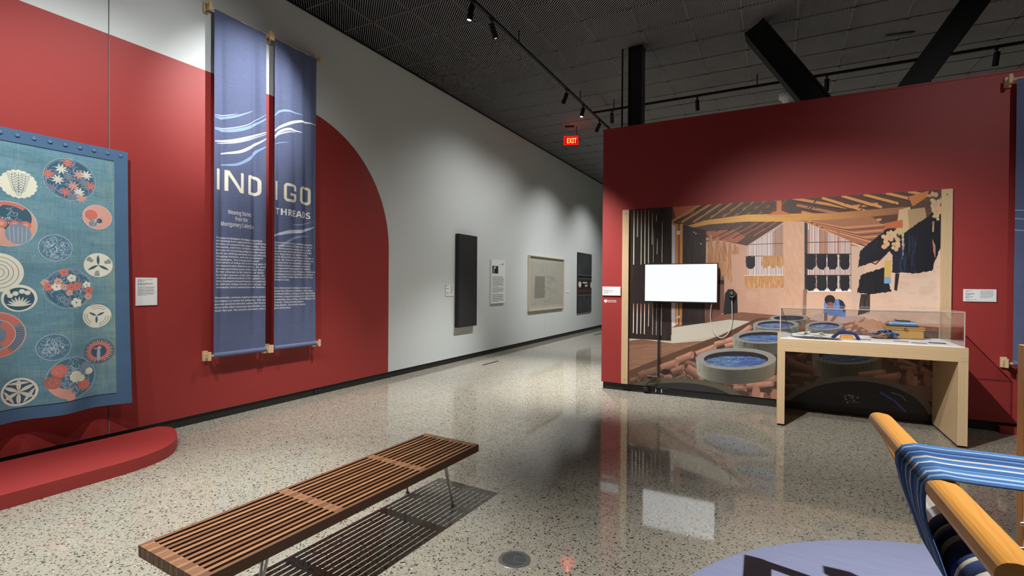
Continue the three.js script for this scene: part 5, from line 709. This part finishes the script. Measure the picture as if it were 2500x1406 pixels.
// ------------------------------------------------------------------ lavender platform and loom
{
  const c = [1.145, -1.79], R = 1.64, s = new THREE.Shape().absarc(c[0], -c[1], R, 0, Math.PI * 2);
  const t = texture(canvas(512, 512, (g, w, h) => { g.fillStyle = rgb(142, 149, 182); g.fillRect(0, 0, w, h); for (let i = 0; i < 1400; i++) { g.fillStyle = rnd() < 0.5 ? rgb(132, 138, 176, 0.14) : rgb(162, 168, 202, 0.14); g.fillRect(rnd() * w - 40, rnd() * h, rr(30, 160), rr(1, 4)); } for (let i = 0; i < 26; i++) { g.fillStyle = rgb(196, 198, 220, 0.6); g.fillRect(rnd() * w, rnd() * h, rr(1, 4), rr(1, 2)); } })); t.wrapS = t.wrapT = THREE.RepeatWrapping;
  slabOn('round_platform', 'low round lavender platform under the loom', 'platform', s, 0.1, std(0xffffff, 0.6, { map: t }));
}
{
  const o = thing('weaving_loom', 'honey coloured wooden loom strung with blue and white warp yarn', 'loom', [0, 0, 0]);
  // breast beam with a rounded nose; it runs very slightly off square
  const lean = (z) => 0.0225 * (z + 2.52);
  const prof = () => { const p = [[0.430, 0.938], [0.418, 0.946], [0.386, 0.951]]; for (let i = 0; i <= 10; i++) { const a = Math.PI / 2 + i / 10 * Math.PI; p.push([0.380 + 0.028 * Math.cos(a), 0.921 + 0.029 * Math.sin(a)]); } p.push([0.43, 0.889]); return p; };
  const rings = [-2.56, -1.29].map((z) => prof().map(([x, y]) => [x + lean(z), y, z])), pos = [], idx = [], n = rings[0].length;
  rings.forEach((r) => r.forEach((p) => pos.push(...p)));
  for (let i = 0; i < n; i++) { const a = i, b = (i + 1) % n; idx.push(a, a + n, b, b, a + n, b + n); }
  for (let i = 1; i < n - 1; i++) idx.push(0, i, i + 1, n, n + i + 1, n + i);
  let g = new THREE.BufferGeometry(); g.setAttribute('position', new THREE.Float32BufferAttribute(pos, 3)); g.setIndex(idx); g = g.toNonIndexed(); g.computeVertexNormals();
  M.pine.side = THREE.DoubleSide;
  part('breast_beam', metric(g, 'z', 0.9), M.pine, o);
  { const q = [[0.362, 0.925], [0.43, 0.925], [0.62, 0.6], [0.5, 0.6]], e = onZ(2212, 1170, -2.52); q[3] = [e.x, e.y]; q[2] = [e.x + 0.14, e.y - 0.05];
    part('end_plate', metric(new THREE.ExtrudeGeometry(new THREE.Shape(q.map((p) => new THREE.Vector2(...p))), { depth: 0.03, bevelEnabled: true, bevelSize: 0.003, bevelThickness: 0.003, bevelSegments: 1 }).translate(0, 0, -2.555), 'y', 0.9), M.pine, o); }
  // cloth roll below it
  const cx = 0.515, cy = 0.69, r = 0.078;
  const roll = part('cloth_roll', cyl(r, [cx, cy, -2.50], [cx, cy, -1.05], r, 36), phys({ color: srgb(206, 202, 194), roughness: 0.25, clearcoat: 0.6, clearcoatRoughness: 0.1 }), o, null, 'paper covered roll');
  part('roll_end', cyl(r - 0.014, [cx, cy, -2.52], [cx, cy, -2.495], r - 0.014, 30), M.steel, roll);
  for (let i = 0; i < 6; i++) part('lashing', new THREE.TorusGeometry(0.008, 0.0028, 6, 14).rotateY(1.2), std(srgb(232, 230, 222), 0.8), roll, [cx - r * 0.94, cy - 0.034, -2.4 + i * 0.06]);
  let z = -2.03; const bandCols = [srgb(34, 52, 100), srgb(214, 208, 188), srgb(40, 62, 112), srgb(28, 40, 80), srgb(204, 198, 178)], widths = [0.085, 0.022, 0.03, 0.022, 0.03];
  for (let i = 0; z < -1.12; i++) { const w = widths[i % 5] * (0.9 + 0.3 * ((i * 7) % 3) / 2), rad = r + 0.006 + 0.0025 * ((i * 3) % 3); part('woven_band', new THREE.LatheGeometry([[r - 0.002, 0], [rad, 0.003], [rad + 0.0015, w / 2], [rad, w - 0.002], [r - 0.002, w]].map((p) => new THREE.Vector2(...p)), 36).rotateX(Math.PI / 2).translate(cx, cy, z), std(bandCols[i % 5], 0.92), roll); z += w; }
  // warp yarns: across from the back beam, over the nose, down under the roll
  const yc = [srgb(62, 100, 150), srgb(50, 84, 134), srgb(92, 138, 186), srgb(74, 116, 168), srgb(214, 224, 230), srgb(56, 92, 142), srgb(206, 190, 174), srgb(34, 54, 96), srgb(132, 168, 204)].map((q) => std(q, 0.95)), pick = [0, 0, 1, 3, 3, 5, 5, 2, 2, 7, 4, 8, 0, 3, 1, 6, 5, 2];
  for (let i = 0; i < 58; i++) {
    const q = i / 57, zz = -2.072 + 0.322 * q, b = 0.002 * ((i * 5) % 3), y = 0.9565 + b, zr = zz + 0.04 * (1 - q), dx = lean(zz) + 0.003;
    part('warp_yarn', tube([[1.42, 0.955 + b, zz + 0.02 + rr(-0.004, 0.004)], [1.0, 0.956 + b, zz + 0.01 + rr(-0.003, 0.003)], [0.6, y, zz], [0.45, y - 0.002, zz], [0.40 + dx, y, zz], [0.372 + dx, 0.9525 + b, zz], [0.355 - b + dx, 0.935, zz], [0.350 - b + dx, 0.915, zz], [0.372, 0.84, zz + 0.3 * (zr - zz)], [0.402, 0.74, zr + rr(-0.002, 0.002)], [0.432, 0.655, zr + 0.01], [0.5, 0.588, zr + 0.015]], 0.0037, 46, 5), yc[pick[Math.floor(rnd() * pick.length)]], o);
  }
  // frame that carries the beams
  const post = (x, z0, y0, y1, w = 0.07, d = 0.09) => part('post', metric(rbox(w, y1 - y0, d, 0.004, x, (y0 + y1) / 2, z0), 'y', 0.9), M.pine, o);
  const p1 = onZ(2491, 842, -2.5); const pst = post(p1.x + 0.045, -2.5, 0.1, p1.y, 0.085, 0.06);
  for (const y of [0.42, 0.53, 0.62]) part('ratchet_pin', cyl(0.008, [p1.x - 0.006, y, -2.46], [p1.x + 0.03, y, -2.46], 0.008, 10), M.chrome, pst);
  post(1.42, -2.3, 0.1, 0.94); post(1.42, -1.3, 0.1, 0.94); post(0.43, -1.34, 0.1, 0.889, 0.05, 0.06); post(0.86, -1.24, 0.1, 1.3, 0.085, 0.06);
  part('back_beam', metric(rbox(0.08, 0.09, 1.25, 0.01, 1.42, 0.902, -1.85), 'z', 0.9), M.pine, o);
  part('side_rail', metric(rbox(1.06, 0.07, 0.035, 0.004, 0.93, 0.19, -1.2), 'x', 0.9), M.pine, o); part('side_rail', metric(rbox(0.62, 0.07, 0.035, 0.004, 1.12, 0.19, -2.45), 'x', 0.9), M.pine, o); part('cross_rail', metric(rbox(0.035, 0.07, 1.24, 0.004, 0.86, 0.27, -1.86), 'z', 0.9), M.pine, o);
  part('roll_bracket', metric(rbox(0.03, 0.5, 0.03, 0.004, cx, 0.36, -1.95), 'y', 0.9), M.pine, o); part('roll_bearer', metric(rbox(0.4, 0.05, 0.035, 0.004, 0.68, 0.125, -1.95), 'x', 0.9), M.pine, o);
}

scene.traverse((o) => { if (o.isMesh) { o.castShadow = true; o.receiveShadow = true; } });
renderer.render(scene, camera);
